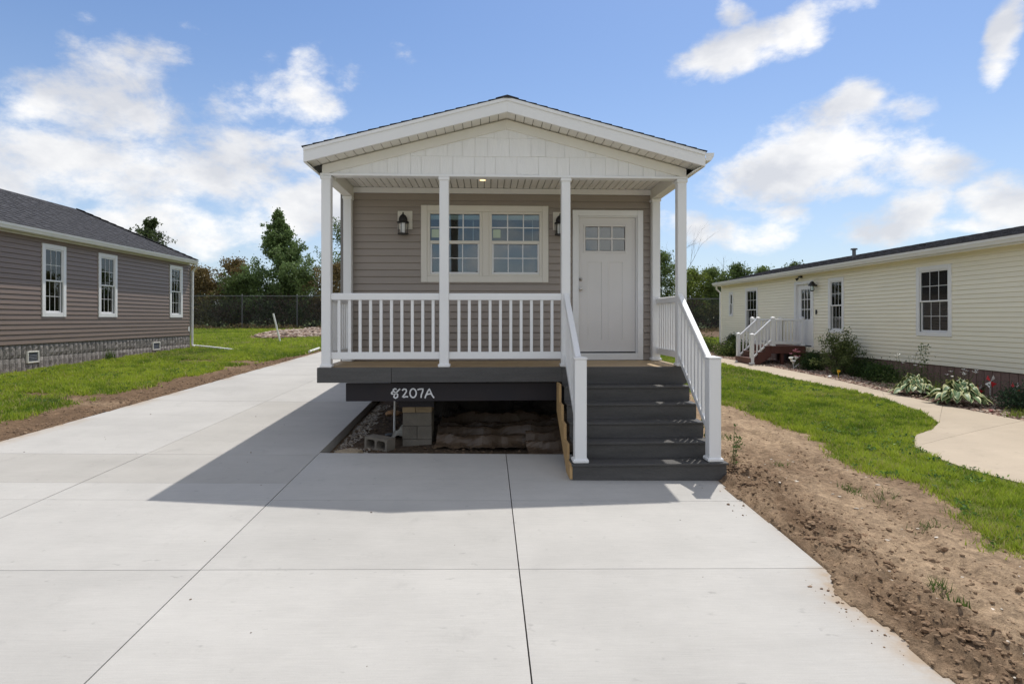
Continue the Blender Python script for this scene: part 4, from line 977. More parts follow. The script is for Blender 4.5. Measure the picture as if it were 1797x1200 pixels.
chunk((-1.68, 10.6, .16), .10, (1.5, .9, .55), None, 'brick_piece', 'small orange-tan stone beside the slab edge under the beam', 'stone', .4, 5, mat('orange_tan_stone', (.42, .24, .12), .9, .2, 8, .5, 40))
pp = MB().tube([(-1.44, 9.25, .02), (-1.435, 9.25, .35), (-1.42, 9.26, .72)], .017, 10).build('standpipe', 'pvc', None, cat='pipe', label='thin white vertical pipe rising from the soil left of the block pier')
MB().lathe((-1.44, 9.2, 0), [(.13, .03), (.135, .055), (.10, .062), (.03, .062)], 18).build('drain_cover', 'black', None, cat='drain cover', label='flat black round cover at the foot of the white standpipe')
# crumpled cloth-like sheet
def sheet(name, x0, x1, y0, y1, hf, m, label, cat, nx=60, ny=60, th=.0):
    X, Y = np.meshgrid(np.linspace(x0, x1, nx), np.linspace(y0, y1, ny)); Z = hf(X, Y)
    X2 = X+.04*fbm(X, Y, 3, 2, 91); Y2 = Y+.04*fbm(X, Y, 3, 2, 92)
    V = np.stack([X2, Y2, Z], -1).reshape(-1, 3); i = np.arange(nx*ny).reshape(ny, nx); F = np.stack([i[:-1, :-1], i[:-1, 1:], i[1:, 1:], i[1:, :-1]], -1).reshape(-1, 4)
    o = fast_mesh(name, V, F, m, origin=((x0+x1)/2, (y0+y1)/2, float(Z.mean()))); props(o, label, cat)
    md = o.modifiers.new('Solidify', 'SOLIDIFY'); md.thickness = .004; return o
def fold(X, Y, amp=1.):
    w = .16*fbm(X, Y*0+2, 1.3, 3, 111); z = pad(X, Y)-.11
    for k, (yc, hgt, w0) in enumerate(((8.55, .10, .10), (8.85, .15, .13), (9.2, .13, .10), (9.55, .2, .16))):
        d = (Y-yc-w*(1+.4*k)-.05*np.sin(X*(5+k)+k)); up = np.where(d < 0, np.exp(-(d/(w0*.42))**2), np.exp(-(d/(w0*1.9))**2))
        z = np.maximum(z, pad(X, Y)-.11+hgt*amp*up*(.65+.5*fbm(X, Y, 1.7, 3, 120+k)))
    return z+.035*(1-2*np.abs(fbm(X, Y, 4.5, 3, 131)))+.012*fbm(X, Y, 15, 2, 133)
tarp_m = M['tarp']
sheet('plastic_sheet', -.74, 1.9, 8.35, 9.7, lambda X, Y: fold(X, Y, 1.35)+.06*sm((Y-8.3)/.6), tarp_m, 'long brown plastic sheet in loose folds right of the block pier', 'plastic sheet')
sheet('plastic_sheet', .55, 2.3, 7.95, 8.6, lambda X, Y: fold(X, Y+.35, 1.1)+.04*sm((Y-7.95)/.3)+.10*np.exp(-((X-1.3+.3*(Y-8.2))/.22)**2), tarp_m, 'small bunched brown plastic sheet next to the stair stringer', 'plastic sheet', 40, 30)
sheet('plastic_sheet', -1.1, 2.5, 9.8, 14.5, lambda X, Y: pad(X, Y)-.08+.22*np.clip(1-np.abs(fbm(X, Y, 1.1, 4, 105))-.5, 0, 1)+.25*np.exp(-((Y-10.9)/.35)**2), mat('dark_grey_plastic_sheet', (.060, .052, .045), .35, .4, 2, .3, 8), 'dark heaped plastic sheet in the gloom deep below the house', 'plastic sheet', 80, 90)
sheet('rag', -1.44, -1.20, 8.95, 9.3, lambda X, Y: pad(X, Y)-.1+.16*np.exp(-((X+1.29)/.08)**2-((Y-9.12)/.12)**2)+.04*fbm(X, Y, 14, 2, 3), mat('dirty_white_rag', (.42, .40, .34), .9, .25, 10, .3, 30), 'crumpled dirty white rag between the white standpipe and the pier', 'rag', 24, 24)

# ------------------------------------------------------------------ left house
M['reflection_panel'] = mat('pale_green_reflection', (.42, .52, .46), .8, .15, 6)  # pale green stands in for trees reflected in the upper panes
LX = -10.7; LF = Fr((LX, 0, 0), (0, 1), (1, 0)); LY0, LY1 = 7.0, 21.83; LB, LT = 1.245, 3.765
lh = thing('house', 'dark brown vinyl-sided single-storey house with charcoal hip roof and grey block skirting', 'house', (-13.2, 14.4, .6))
WL_ = [(14.69, 15.50), (16.76, 17.58), (20.43, 21.25), (9.5, 10.3)]
lholes = [hole(a, b, 1.882, 3.655, .07) for a, b in WL_]
siding(lh, LF, LY0+.05, LY1-.07, LB, LT, .115, lholes, 'brown', joint=lambda k: [(8.6 if k % 2 else 10.7)+3.7*i+(.9 if k % 3 == 0 else 0) for i in range(4)])
sheathing(lh, LF, LY0+.05, LY1-.07, LB, 3.85, lholes)
for i, (a, b) in enumerate(WL_):
    wn = window(lh, LF, a, b, 1.882, 3.655, .105, label=None)
    cu = MB(LF); uu = a+.12; pr_ = []  # pleated panel added behind each upper sash to imitate the green reflection
    while uu < b-.12: pr_.append(uu); uu += .035
    for p_, q_ in zip(pr_, pr_[1:]):
        na, nb_ = (-.10, -.075) if pr_.index(p_) % 2 else (-.075, -.10)
        cu.poly([(p_, na, 2.80), (q_, nb_, 2.80), (q_, nb_, 3.56), (p_, na, 3.56)], [(0, 1, 2, 3)])
    cu.build('reflection_panel', 'reflection_panel', wn)
MB(LF).box(LY1-.07, -.07, LB-.02, LY1, .022, LT).build('corner_trim', 'grey_trim', lh, bev=.004)
MB(LF).prism([(.0, LT), (.03, LT), (.03, LT+.035), (.0, LT+.035)], LY0, LY1, 0).build('frieze_board', 'white', lh)
LBk = Fr((0, LY1, 0), (1, 0), (0, 1))
siding(lh, LBk, LX-4.7, LX-.07, LB, LT, .115, [], 'brown', base_n=-.02)
MB().box(LX-4.72, LY1-.15, .4, LX-.125, LY1-.03, 3.9).box(LX-4.86, LY0, .4, LX-4.73, LY1-.03, 3.9).box(LX-4.72, LY0, .4, LX-.12, LY0+.1, 3.9).box(LX-4.72, LY0+.1, .9, LX-.13, LY1-.16, .95).box(LX-4.72, LY0+.1, 3.8, LX-.13, LY1-.16, 3.84).build('wall', 'brown', lh)
# skirting blocks, two courses, scored into narrow faces
proto = {}
u = 7.05; k = 0
vents_l = [(14.24, 14.60, .80, 1.075), (19.42, 19.84, .83, 1.085)]
while u < LY1-.04:
    w_ = min(.172, LY1-.01-u)
    gz = float(np.interp(u, [13.49, 21.81], [.611, .80]))-.12
    for (za, zb_) in ((gz, .930), (.942, 1.235)):
        if za > zb_-.03: continue
        a, b = u, u+w_-.010
        cs = sorted({a, b}|{e_ for v in vents_l for e_ in v[:2] if a < e_ < b}); z_a, z_b = za, zb_
        for a, b in zip(cs, cs[1:]):
            za, zb_ = z_a, z_b
            for v in vents_l:
                if v[0]-.001 < (a+b)/2 < v[1]+.001 and za < v[3] and zb_ > v[2]:
                    if z_a >= .94: za = v[3]
                    else: zb_ = v[2]
            if zb_-za < .02 or b-a < .008: continue
            nb = 3; V = []; j = lambda: rnd.uniform(-.007, .012)
            nu, nz = 3, 4; ff = []
            for iz in range(nz+1):
                for iu in range(nu+1):
                    e = iz in (0, nz) or iu in (0, nu)
                    V.append((a+(b-a)*iu/nu, (-.014 if e else .003+j()*1.3), za+(zb_-za)*iz/nz))
            for iz in range(nz):
                for iu in range(nu): q = iz*(nu+1)+iu; ff.append((q, q+1, q+nu+2, q+nu+1))
            MB(LF).poly(V, ff).build('skirting_block', 'split', lh)
    u += w_; k += 1
MB(LF).box(LY0, -.10, .3, LY1-.005, -.022, 1.24).build('skirting_backing', mat('dark_skirting_joint', (.05, .047, .045), .95), lh)
MB(LBk).box(LX-4.8, -.10, .4, LX-.0, -.01, 1.24).build('skirting', 'split', lh)
def vent(parent, fr, a, b, z0, z1):
    v = MB(fr).box(a, -.03, z0, a+.03, .028, z1).box(b-.03, -.03, z0, b, .028, z1).box(a+.03, -.03, z1-.03, b-.03, .027, z1).box(a+.03, -.03, z0, b-.03, .027, z0+.03).build('vent', 'soffit', parent, bev=.003)
    MB(fr).box(a+.03, -.028, z0+.03, b-.03, -.02, z1-.03).build('vent_back', 'black', v)
    k = 6
    for i in range(k): z = z0+.035+(z1-z0-.07)*i/k; MB(fr).prism([(-.01, z+.022), (.0, z+.026), (.018, z+.004), (.008, z)], a+.031, b-.031, 0).build('louvre', 'galv', v)
for v in vents_l: vent(lh, LF, *v)
# hip roof
EX, RZ, EZ, HWL = -10.45, 5.30, 3.935, 2.53; EY = 21.66+.12; RX = EX-HWL
rl = MB().poly([(EX, LY0-.3, EZ-.03), (EX, EY, EZ-.03), (RX-HWL, EY, EZ-.03), (RX-HWL, LY0-.3, EZ-.03), (RX, LY0-.3, RZ-.03), (RX, EY-HWL, RZ-.03)], [(0, 1, 5, 4), (1, 2, 5), (2, 3, 4, 5), (0, 4, 3), (0, 3, 2, 1)]).build('roof', 'shingle', lh, label='charcoal shingled hip roof')
shingle_slope(rl, Fr((EX+.02, 0, EZ), (0, 1), (-1, 0)), HWL+.02, RZ-EZ, lambda s: (LY0-.3, EY+.02-s))
shingle_slope(rl, Fr((0, EY+.02, EZ), (1, 0), (0, -1)), HWL+.02, RZ-EZ, lambda s: (RX-HWL-.02+s, EX+.02-s))
# laminated tabs standing a little proud along the visible slope
mb = MB(Fr((EX+.02, 0, EZ), (0, 1), (-1, 0))); run = HWL+.02
for i in range(18):
    s0 = i*.14; u = 7.5+rnd.uniform(0, .3)
    while u < EY-s0-.3:
        w_ = rnd.uniform(.12, .32); s1 = s0+.14; za, zb_ = s0*(RZ-EZ)/run, s1*(RZ-EZ)/run
        mb.poly([(u, s0-.003, za+.012), (u+w_, s0-.003, za+.012), (u+w_, s0, za+.024), (u, s0, za+.024), (u, s1, zb_+.010), (u+w_, s1, zb_+.010)], [(0, 1, 2, 3), (3, 2, 5, 4), (0, 3, 4), (1, 5, 2)])
        u += w_+rnd.uniform(.05, .3)
mb.build('shingle_tabs', 'shingle', rl, kind='stuff')
hp = [Vector((EX+.02-HWL*t, EY+.02-HWL*t, EZ+.03+(RZ-EZ)*t)) for t in np.linspace(0, 1, 18)]
for i in range(17):
    a, b = hp[i], hp[i+1]; MB().poly([(a.x+.1, a.y-.08, a.z-.02), tuple(a+Vector((0, 0, .02))), (a.x-.08, a.y+.1, a.z-.02), (b.x+.1, b.y-.08, b.z-.035), tuple(b), (b.x-.08, b.y+.1, b.z-.035)], [(0, 1, 4, 3), (1, 2, 5, 4), (0, 2, 1)]).build('ridge_cap', 'shingle', rl)
MB(LF).box(LY0-.3, .0, LT+.04, EY-.04, .20, LT+.052).build('eave_soffit', 'soffit', lh)
MB(LF).box(LY0-.3, .20, LT+.03, EY-.03, .215, EZ-.03).build('eave_fascia', 'white', lh)
def gutter(parent, fr, a, b, n, zt, m='white'):
    pr = [(n, zt-.12), (n+.075, zt-.12), (n+.095, zt-.075), (n+.115, zt-.05), (n+.125, zt-.004), (n+.128, zt), (n+.110, zt), (n+.108, zt-.045), (n+.085, zt-.075), (n+.068, zt-.105), (n, zt-.105)]
    MB(fr).prism(pr, a, b, 0).build('gutter', m, parent)
    MB(fr).prism([(n+.001, zt-.118), (n+.074, zt-.118), (n+.124, zt-.003), (n+.001, zt-.003)], b-.003, b+.003, 0).build('gutter_end', m, parent)
gutter(lh, LF, LY0-.3, EY-.02, .216, EZ-.012)
MB(LBk).box(RX-HWL+.02, .0, LT+.04, EX-.02, .10, LT+.052).box(RX-HWL+.02, .10, LT+.03, EX-.02, .115, EZ-.03).build('eave_fascia', 'white', lh)
MB().tube([(EX+.02, EY-.05, 3.84), (EX-.02, EY+.05, 3.72), (LX+.06, LY1+.07, 3.55), (LX+.04, LY1+.07, 1.0), (LX+.05, LY1+.07, .88), (LX+.14, LY1+.05, .83)], .038, 8).build('downspout', 'white', lh)
MB().box(LX+.001, LY1-.17, 1.40, LX+.03, LY1-.10, 1.56).build('outlet_cover', 'white', lh)
MB().tube([(-10.62, 22.0, g(-10.6, 22)+.05), (-9.5, 20.95, g(-9.5, 20.95)+.05), (-8.25, 19.6, g(-8.25, 19.6)+.05)], .045, 8).build('drain_pipe', 'pvc', None, cat='pipe', label='long white downspout extension lying on the grass at the brown house corner')
MB().tube([(-8.24, 24.0, .90), (-8.52, 24.0, 2.05)], .035, 10).build('marker_pipe', 'pvc', None, cat='pipe', label='leaning white pipe stuck in the lawn before the stone heap')
MB().tube([(-5.62, 19.0, g(-5.6, 19)+.05), (-5.62, 20.1, g(-5.6, 20)+.05)], .045, 8).build('pipe_piece', 'pvc', None, cat='pipe', label='short white pipe lying at the far end of the driveway edge')
# weed at the skirting
# ------------------------------------------------------------------ right house
RX0 = 10.4; RFr = Fr((RX0, 0, 0), (0, 1), (-1, 0)); RY0, RY1 = 6.0, 25.9; RB, RT = .765, 3.262
rh = thing('house', 'long cream vinyl-sided manufactured home with low grey roof and mauve block skirting', 'house', (12.8, 16, .3))
RW = [(12.83, 13.92, 1.425, 3.07), (16.84, 17.62, 1.411, 3.06), (22.34, 23.42, 1.323, 3.064), (24.62, 25.03, 1.946, 2.976), (8.0, 9.1, 1.425, 3.07)]
RD = (18.45, 19.62, .93, 3.07)
rholes = [hole(*w_, .06) for w_ in RW]+[(RD[0]+.06, RD[1]-.06, RD[2], RD[3]-.06)]
siding(rh, RFr, RY0+.05, RY1-.07, RB, RT, .1, rholes, 'cream', joint=lambda k: [(7.9 if k % 2 else 9.6)+3.75*i+(1.1 if k % 3 == 0 else 0) for i in range(5)], d0=.017)
sheathing(rh, RFr, RY0+.05, RY1-.07, RB, 3.25, rholes)
for i, w_ in enumerate(RW):
    window(rh, RFr, *w_, .10 if i != 3 else .085, blind=(i in (0, 1)), cols=3 if i != 3 else 1, rows=2 if i != 3 else 1)
MB(RFr).box(RY1-.07, -.07, RB-.02, RY1, .022, RT).build('corner_trim', 'cream', rh, bev=.004)
RBk = Fr((0, RY1, 0), (1, 0), (0, 1))
siding(rh, RBk, RX0+.07, RX0+4.8, RB, RT, .1, [], 'cream', base_n=-.02)
MB().box(RX0+.12, RY1-.15, .1, RX0+4.82, RY1-.03, 3.3).box(RX0+4.83, RY0, .1, RX0+4.95, RY1-.03, 3.3).box(RX0+.12, RY0, .1, RX0+4.82, RY0+.1, 3.3).box(RX0+.13, RY0+.1, .6, RX0+4.82, RY1-.16, .65).box(RX0+.13, RY0+.1, 3.22, RX0+4.82, RY1-.16, 3.26).build('wall', 'cream', rh)
# door
a, b, z0, z1 = RD; t = .10
df = MB(RFr).box(a, 0, z0, a+t, .035, z1).box(b-t, 0, z0, b, .035, z1).box(a+t, 0, z1-t, b-t, .033, z1).build('door_frame', 'white', rh, bev=.004)
MB(RFr).box(a+t-.02, -.12, z0, a+t+.01, 0, z1-t).box(b-t-.01, -.12, z0, b-t+.02, 0, z1-t).box(a+t+.01, -.12, z1-t-.01, b-t-.01, 0, z1-t+.02).build('door_jamb', 'white', df)
la, lb, lc, ld = a+t+.012, b-t-.012, z0+.04, z1-t-.012
ga, gb, gc, gd = la+.2, lb-.2, lc+.85, ld-.16
dl_ = MB(RFr).box(la, -.085, lc, lb, -.045, gc).box(la, -.085, gd, lb, -.045, ld).box(la, -.085, gc, ga, -.045, gd).box(gb, -.085, gc, lb, -.045, gd).build('door', 'white', rh, label='white half-glazed door with small panes')
for i in range(3):
    for j in range(3):
        MB(RFr).box(ga+(gb-ga)*i/3+.012, -.07, gc+(gd-gc)*j/3+.012, ga+(gb-ga)*(i+1)/3-.012, -.065, gc+(gd-gc)*(j+1)/3-.012).build('pane', 'glass_d', dl_)
for i in range(1, 3):
    MB(RFr).box(ga+(gb-ga)*i/3-.012, -.08, gc, ga+(gb-ga)*i/3+.012, -.046, gd).build('muntin', 'white', dl_)
    MB(RFr).box(ga, -.0805, gc+(gd-gc)*i/3-.012, gb, -.0465, gc+(gd-gc)*i/3+.012).build('muntin', 'white', dl_)
MB(RFr).box(la+.05, -.044, lc+.95, la+.09, -.02, lc+1.2).build('door_handle', 'black', dl_)
# wall lamp beside the door, a hanging chime below it
f = Fr((RX0-.16, 18.28, 0), (0, 1), (-1, 0))
lmp = MB(f).lathe((0, 0, 0), [(.01, 3.02), (.05, 3.0), (.10, 2.93), (.13, 2.88), (.05, 2.87)], 14).box(-.02, -.16, 2.86, .02, -.02, 2.92).build('wall_lamp', 'black', rh, label='dark lantern on the wall beside the white door')
MB(f).lathe((0, 0, 0), [(.055, 2.87), (.075, 2.74), (.04, 2.70)], 10).build('lamp_glass', 'glass', lmp)
MB(RFr).box(18.25, .0, 1.98, 18.33, .03, 2.12).build('mailbox_plate', 'black', rh)
MB(RFr).box(19.1, .0, 3.19, 19.24, .10, 3.245).tube([(19.17, .12, 3.17), (19.22, .18, 3.13)], [.03, .05], 10).build('flood_lamp', 'black', rh)
# skirting
vr = (12.12, 12.55, .20, .40)
u = 6.0; k = 0
while u < RY1-.02:
    w_ = .20; gz = float(np.interp(u, [11.07, 25.98], [.202, .455]))-.12
    for (za, zb_) in ((gz, .755),):
        b_ = u+w_-.010
        if u < vr[1] and b_ > vr[0]: za = vr[3]
        MB(RFr).poly([(u, -.03, za), (b_, -.03, za), (b_, -.03, zb_), (u, -.03, zb_), (u+.006, -.008, za+.006), (b_-.006, -.008, za+.006), (b_-.006, -.008+rnd.uniform(-.004, .004), zb_-.006), (u+.006, -.008, zb_-.006)],
            [(4, 5, 6, 7), (0, 1, 5, 4), (1, 2, 6, 5), (2, 3, 7, 6), (3, 0, 4, 7)]).build('skirting_block', 'mauve', rh)
    u += w_; k += 1
MB(RFr).box(RY0, -.10, .0, RY1-.005, -.032, .762).build('skirting_backing', mat('dark_mauve_joint', (.06, .04, .035), .95), rh)
MB(RBk).box(RX0+.0, -.10, .2, RX0+4.8, -.01, .76).build('skirting', 'mauve', rh)
vent(rh, RFr, *vr)
# roof
EXR = RX0-.30; EZR = 3.40; RZR = 4.05; HR = 2.72; EYR = RY1+.05
rr = MB().prism([(EXR, EZR-.03), (EXR+HR, RZR-.03), (EXR+2*HR, EZR-.03)], RY0-.3, EYR, 1).build('roof', 'shingle_r', rh, label='low-pitched roof of grey-brown shingles')
shingle_slope(rr, Fr((EXR-.02, 0, EZR), (0, 1), (1, 0)), HR+.02, RZR-EZR, lambda s: (RY0-.3, EYR+.03), m='shingle_r')
mb = MB(Fr((EXR-.02, 0, EZR), (0, 1), (1, 0)))
for i in range(19):
    s0 = i*.14; u = 6.2+rnd.uniform(0, .3)
    while u < EYR-.3:
        w_ = rnd.uniform(.12, .34); s1 = s0+.14; za, zb_ = s0*(RZR-EZR)/2.74, s1*(RZR-EZR)/2.74
        mb.poly([(u, s0-.003, za+.012), (u+w_, s0-.003, za+.012), (u+w_, s0, za+.026), (u, s0, za+.026), (u, s1, zb_+.010), (u+w_, s1, zb_+.010)], [(0, 1, 2, 3), (3, 2, 5, 4), (0, 3, 4), (1, 5, 2)])
        u += w_+rnd.uniform(.05, .3)
mb.build('shingle_tabs', 'shingle_r', rr, kind='stuff')
MB(RFr).box(RY0-.3, .0, RT+.01, EYR-.02, .285, RT+.022).build('eave_soffit', 'cream', rh)
MB(RFr).box(RY0-.3, .285, RT-.0, EYR-.01, .30, EZR-.03).build('eave_fascia', 'white', rh)
MB(RFr).box(RY0, .0, RT-.05, RY1, .028, RT+.009).build('frieze_board', 'cream', rh)
gutter(rh, RFr, RY0-.3, EYR, .301, EZR+.02)
MB().tube([(EXR+.05, EYR-.1, 3.30), (EXR+.1, EYR+.02, 3.15), (RX0-.04, RY1+.05, 3.0), (RX0-.04, RY1+.05, .6)], .04, 8).build('downspout', 'white', rh)
MB().lathe((11.8, 18.6, 3.75), [(.055, 0), (.055, .30), (.10, .305), (.10, .345), (.03, .36)], 14).build('roof_vent', 'galv', rh)
MB().box(11.7, 15.6, 3.78, 11.95, 15.85, 3.865).build('roof_vent', 'black', rh)

# neighbour's entrance stoop
st2 = thing('entrance_stoop', 'red-brown wooden stoop with white railings at the cream house door', 'stoop', (9.8, 19.6, .35))
SZ = .95; y0, y1, y2 = 18.92, 20.02, 20.5; xo, xi = 9.25, 10.37
for k in range(8): MB().box(xo-.02+k*.14, y0-.02, SZ-.03, xo-.02+k*.14+.134, y2+.02, SZ).build('deck_board', 'redwood', st2)
MB().box(xo-.02, y0-.025, SZ-.24, xi, y0-.0, SZ-.031).box(xo-.03, y0, SZ-.24, xo-.006, y2, SZ-.031).box(xo-.02, y2, SZ-.24, xi, y2+.02, SZ-.031).build('skirt_board', 'redwood', st2)
for (x, y) in ((9.62, 18.99), (10.2, 18.99), (9.62, 20.4), (10.2, 20.4)): MB().box(x-.045, y-.045, .25, x+.045, y+.045, SZ-.035).build('leg', 'redwood', st2)
for k in range(3):
    z = .365+.195*k; x = 8.56+.24*k
    MB().box(x-.02, y0+.02, z+.165, x+.26, y1+.08, z+.195).build('tread', 'redwood', st2)
    MB().box(x, y0+.03, z-.03, x+.02, y1+.07, z+.164).build('riser', 'redwood', st2)
for y in (y0+.0, y1+.06): MB().prism([(8.56, .30), (8.80, .30), (9.24, .62), (9.24, SZ-.03), (9.04, SZ-.035), (9.04, .755), (8.80, .755), (8.80, .53), (8.56, .53)], y, y+.03, 1).build('stringer', 'redwood', st2)
def wpost(x, y, za, zt):
    p = MB().box(x-.055, y-.055, za, x+.055, y+.055, zt-.03).build('post', 'white', st2, bev=.006)
    MB().box(x-.07, y-.07, za+.001, x+.07, y+.07, za+.05).build('post_base', 'white', p, bev=.01)
    MB().poly([(x-.065, y-.065, zt-.03), (x+.065, y-.065, zt-.03), (x+.065, y+.065, zt-.03), (x-.065, y+.065, zt-.03), (x, y, zt+.015)], [(3, 2, 1, 0), (0, 1, 4), (1, 2, 4), (2, 3, 4), (3, 0, 4)]).build('post_cap', 'white', p)
for (x, y) in ((9.31, 18.97), (10.30, 18.97), (9.31, 20.02), (9.31, 20.46), (10.30, 20.46)): wpost(x, y, SZ, 1.90)
for y in (18.97, 20.02): wpost(8.62, y, .36, 1.36)
for (o_, u_, a, b, nb) in (((0, 18.97, 0), (1, 0), 9.365, 10.245, 7), ((0, 20.46, 0), (1, 0), 9.365, 10.245, 7), ((9.31, 0, 0), (0, 1), 20.075, 20.405, 2)):
    rg = group_part('railing', st2, (o_[0] or 9.8, o_[1] or 20.2, SZ)); guard(rg, Fr(o_, u_, (u_[1], u_[0])), a, b, SZ+.06, 1.84, nb, rail_h=.07)
for y in (18.97, 20.02):
    rg = group_part('railing', st2, (9, y, .6)); stair_rail(rg, Fr((0, y, 0), (1, 0), (0, 1)), 9.255, 8.675, 1.83, 1.30, .74, 4, th=.06, bth=.06)
# ------------------------------------------------------------------ chain link fence
fence = thing('chain_link_fence', 'tall grey chain-link fence running across the back of the lots', 'fence', (0, 34.5, 1.2))
FX0, FX1, FYY = -45, 45, 34.5
def fz(x): return g(x, FYY)
fp = None
xs_ = np.arange(FX0, FX1+.1, 3.1)
for x in xs_:
    if fp is None: fp = MB().tube([(x, FYY, fz(x)-.1), (x, FYY, fz(x)+1.93)], .04, 6).lathe((x, FYY, fz(x)+1.93), [(.045, 0), (.045, .02), (.0, .05)], 6).build('fence_post', 'galv', fence); x0_ = x; z0_ = fz(x)
    else: dup(fp, fence, (x-x0_, 0, fz(x)-z0_))
for a, b in zip(xs_, xs_[1:]): MB().tube([(a, FYY, fz(a)+1.88), (b, FYY, fz(b)+1.88)], .024, 6, cap=False).build('top_rail', 'galv', fence)
V = []; F = []; pitch = .075; hh = 1.82; r = .0034
for s in (1, -1):
    for k in range(int((FX1-FX0+hh)/pitch)):
        xa = FX0+k*pitch-(hh if s > 0 else 0); xb = xa+s*hh
        if s < 0: xa += hh*0; 
        za, zb_ = 0, hh
        q = len(V); zz = fz(min(max(xa, FX0), FX1))+.03
        for (x, z) in ((xa, za), (xb, zb_)):
            for dx, dy in ((-r, 0), (r*.5, r), (r*.5, -r)): V.append((x+dx, FYY-.05+dy, zz+z))
        F += [(q, q+1, q+4, q+3), (q+1, q+2, q+5, q+4), (q+2, q, q+3, q+5)]
fast_mesh('chain_link_mesh', np.array(V), np.array(F), 'galv', fence, kind='stuff', origin=(0, FYY, 1.2))

# ------------------------------------------------------------------ foliage
def leaf_cloud(name, C, size, col, m='leaf', parent=None, kind=None, up=.25, aspect=.5, label=None, cat=None, origin=None, jit=.3):
    """C (n,3) leaf centres; every leaf is a folded rhombus of its own"""
    n = len(C); d = rng.normal(size=(n, 3)); d[:, 2] = np.abs(d[:, 2])*up*2+d[:, 2]*(1-up); d /= np.linalg.norm(d, axis=1)[:, None]
    e = rng.normal(size=(n, 3)); e -= (e*d).sum(1)[:, None]*d; e /= np.linalg.norm(e, axis=1)[:, None]
    f_ = np.cross(d, e); s = size*rng.uniform(.6, 1.35, n)
    a = C-e*s[:, None]*.5; b = C+e*s[:, None]*.5
    c1 = C+f_*(s*aspect*.5)[:, None]+d*(s*.10)[:, None]; c2 = C-f_*(s*aspect*.5)[:, None]+d*(s*.10)[:, None]
    V = np.stack([a, c1, b, c2], 1).reshape(-1, 3); k = np.arange(n)[:, None]*4
    F = np.concatenate([k+np.array([[0, 1, 2]]), k+np.array([[0, 2, 3]])], 0)
    col = np.broadcast_to(np.asarray(col, float), (n, 3)); cc = col*(1+rng.uniform(-jit, jit, (n, 1)))
    o = fast_mesh(name, V, F, m, parent, np.repeat(cc, 4, 0), kind, origin=tuple(origin) if origin is not None else tuple(C.mean(0)))
    return props(o, label, cat)
def tree(x, y, h, rw, label, cat='tree', kind_='round', nl=6000, leaf=.11, cols=((.045, .085, .02), (.075, .12, .03)), trunk_r=.09, base=.15, seed=0, group=None, stray=.10, dens=1.):
    r = np.random.default_rng(seed+100); z0 = g(x, y)-.05
    t = thing('tree' if cat == 'tree' else 'bush', label, cat, (x, y, z0), group)
    tips = []; mb = MB(); lean = r.normal(0, .02, 2)*h
    ax = lambda s: Vector((x+lean[0]*s+.05*math.sin(s*5+seed), y+lean[1]*s, z0+h*s))
    tb = MB().tube([ax(s) for s in (0, .15, .35, .6, .8, .97)], [trunk_r, trunk_r*.85, trunk_r*.65, trunk_r*.4, trunk_r*.22, .008], 7).build('trunk', 'bark', t)
    nb = int(26+h*5)
    for k in range(nb):
        s = base+(1-base)*((k+r.uniform(0, 1))/nb); a = r.uniform(0, 6.283)
        if kind_ == 'pyramid': prof = (1-s)**1.15*1.0*(1 if s > .2 else .7+s*1.5)+.03; rise = .55
        elif kind_ == 'conifer': prof = (1-s)**.62+.08; rise = .8
        else: prof = max(.12, math.sin(math.pi*min(1, (s-base)/(1-base)*.80+.20))**.7); rise = .55
        L = rw*prof*(r.uniform(.85, 1.1) if kind_ == 'pyramid' else r.uniform(.65, 1.12)); p0 = ax(s*.93); el = rise*r.uniform(.5, 1.3)
        path = [p0]; d = Vector((math.cos(a), math.sin(a), el)).normalized()
        for q in range(4):
            d = (d+Vector(r.normal(0, .16, 3))+Vector((0, 0, .06))).normalized(); path.append(path[-1]+d*L/4)
        mb.tube(path, [max(.006, trunk_r*.28*(1-s)+.008), .009, .007, .005, .003], 4)
        for q in range(1, 5):
            for _ in range(3):
                tips.append(path[q]+Vector(r.normal(0, .10+.05*L, 3)))
            # side twigs
            for _ in range(2):
                e = (d+Vector(r.normal(0, .7, 3))).normalized(); tp = path[q]+e*L*.28*r.uniform(.5, 1.2); mb.tube([path[q], tp], [.005, .002], 3); tips.append(tp); tips.append(path[q].lerp(tp, .5))
    mb.build('limbs', 'bark', t, kind='stuff')
    T = np.array([tuple(p) for p in tips]); w = r.uniform(.2, 1, len(T)); w /= w.sum()
    idx = r.choice(len(T), nl, p=w); sp = .055*rw**.5+.045
    hs = np.clip(1.25-(T[idx, 2:3]-z0)/h, .4, 1) if kind_ != 'round' else 1.
    C = T[idx]+r.normal(0, sp, (nl, 3))*np.where(r.uniform(0, 1, (nl, 1)) < stray, 1.9, 1)*hs
    C = C[C[:, 2] > z0+.05]
    tone = r.uniform(0, 1, len(T)); c0, c1 = np.array(cols[0]), np.array(cols[1])
    ii = idx[:len(C)]; tn = (tone[ii]*.6+.4*r.uniform(0, 1, len(C)))[:, None]
    leaf_cloud('crown', C, leaf, c0+(c1-c0)*tn, parent=t)
    return t
gA = ((.080, .125, .038), (.22, .29, .085)); gB = ((.11, .12, .04), (.27, .26, .09)); gR = ((.11, .085, .035), (.26, .19, .075)); gD = ((.055, .09, .028), (.15, .21, .06)); gY = ((.13, .18, .035), (.25, .30, .06))
tree(-12.9, 37.8, 7.7, 3.7, 'tall pointed pear-shaped green tree behind the fence, left of the porch', kind_='pyramid', nl=30000, leaf=.155, cols=((.075, .125, .04), (.24, .33, .12)), trunk_r=.12, base=.07, seed=1)
tree(-23.7, 42, 7.9, 3.0, 'feathery conifer showing above the brown house roof', kind_='conifer', nl=9000, leaf=.17, cols=((.05, .08, .03), (.11, .14, .05)), trunk_r=.14, base=.1, seed=2)
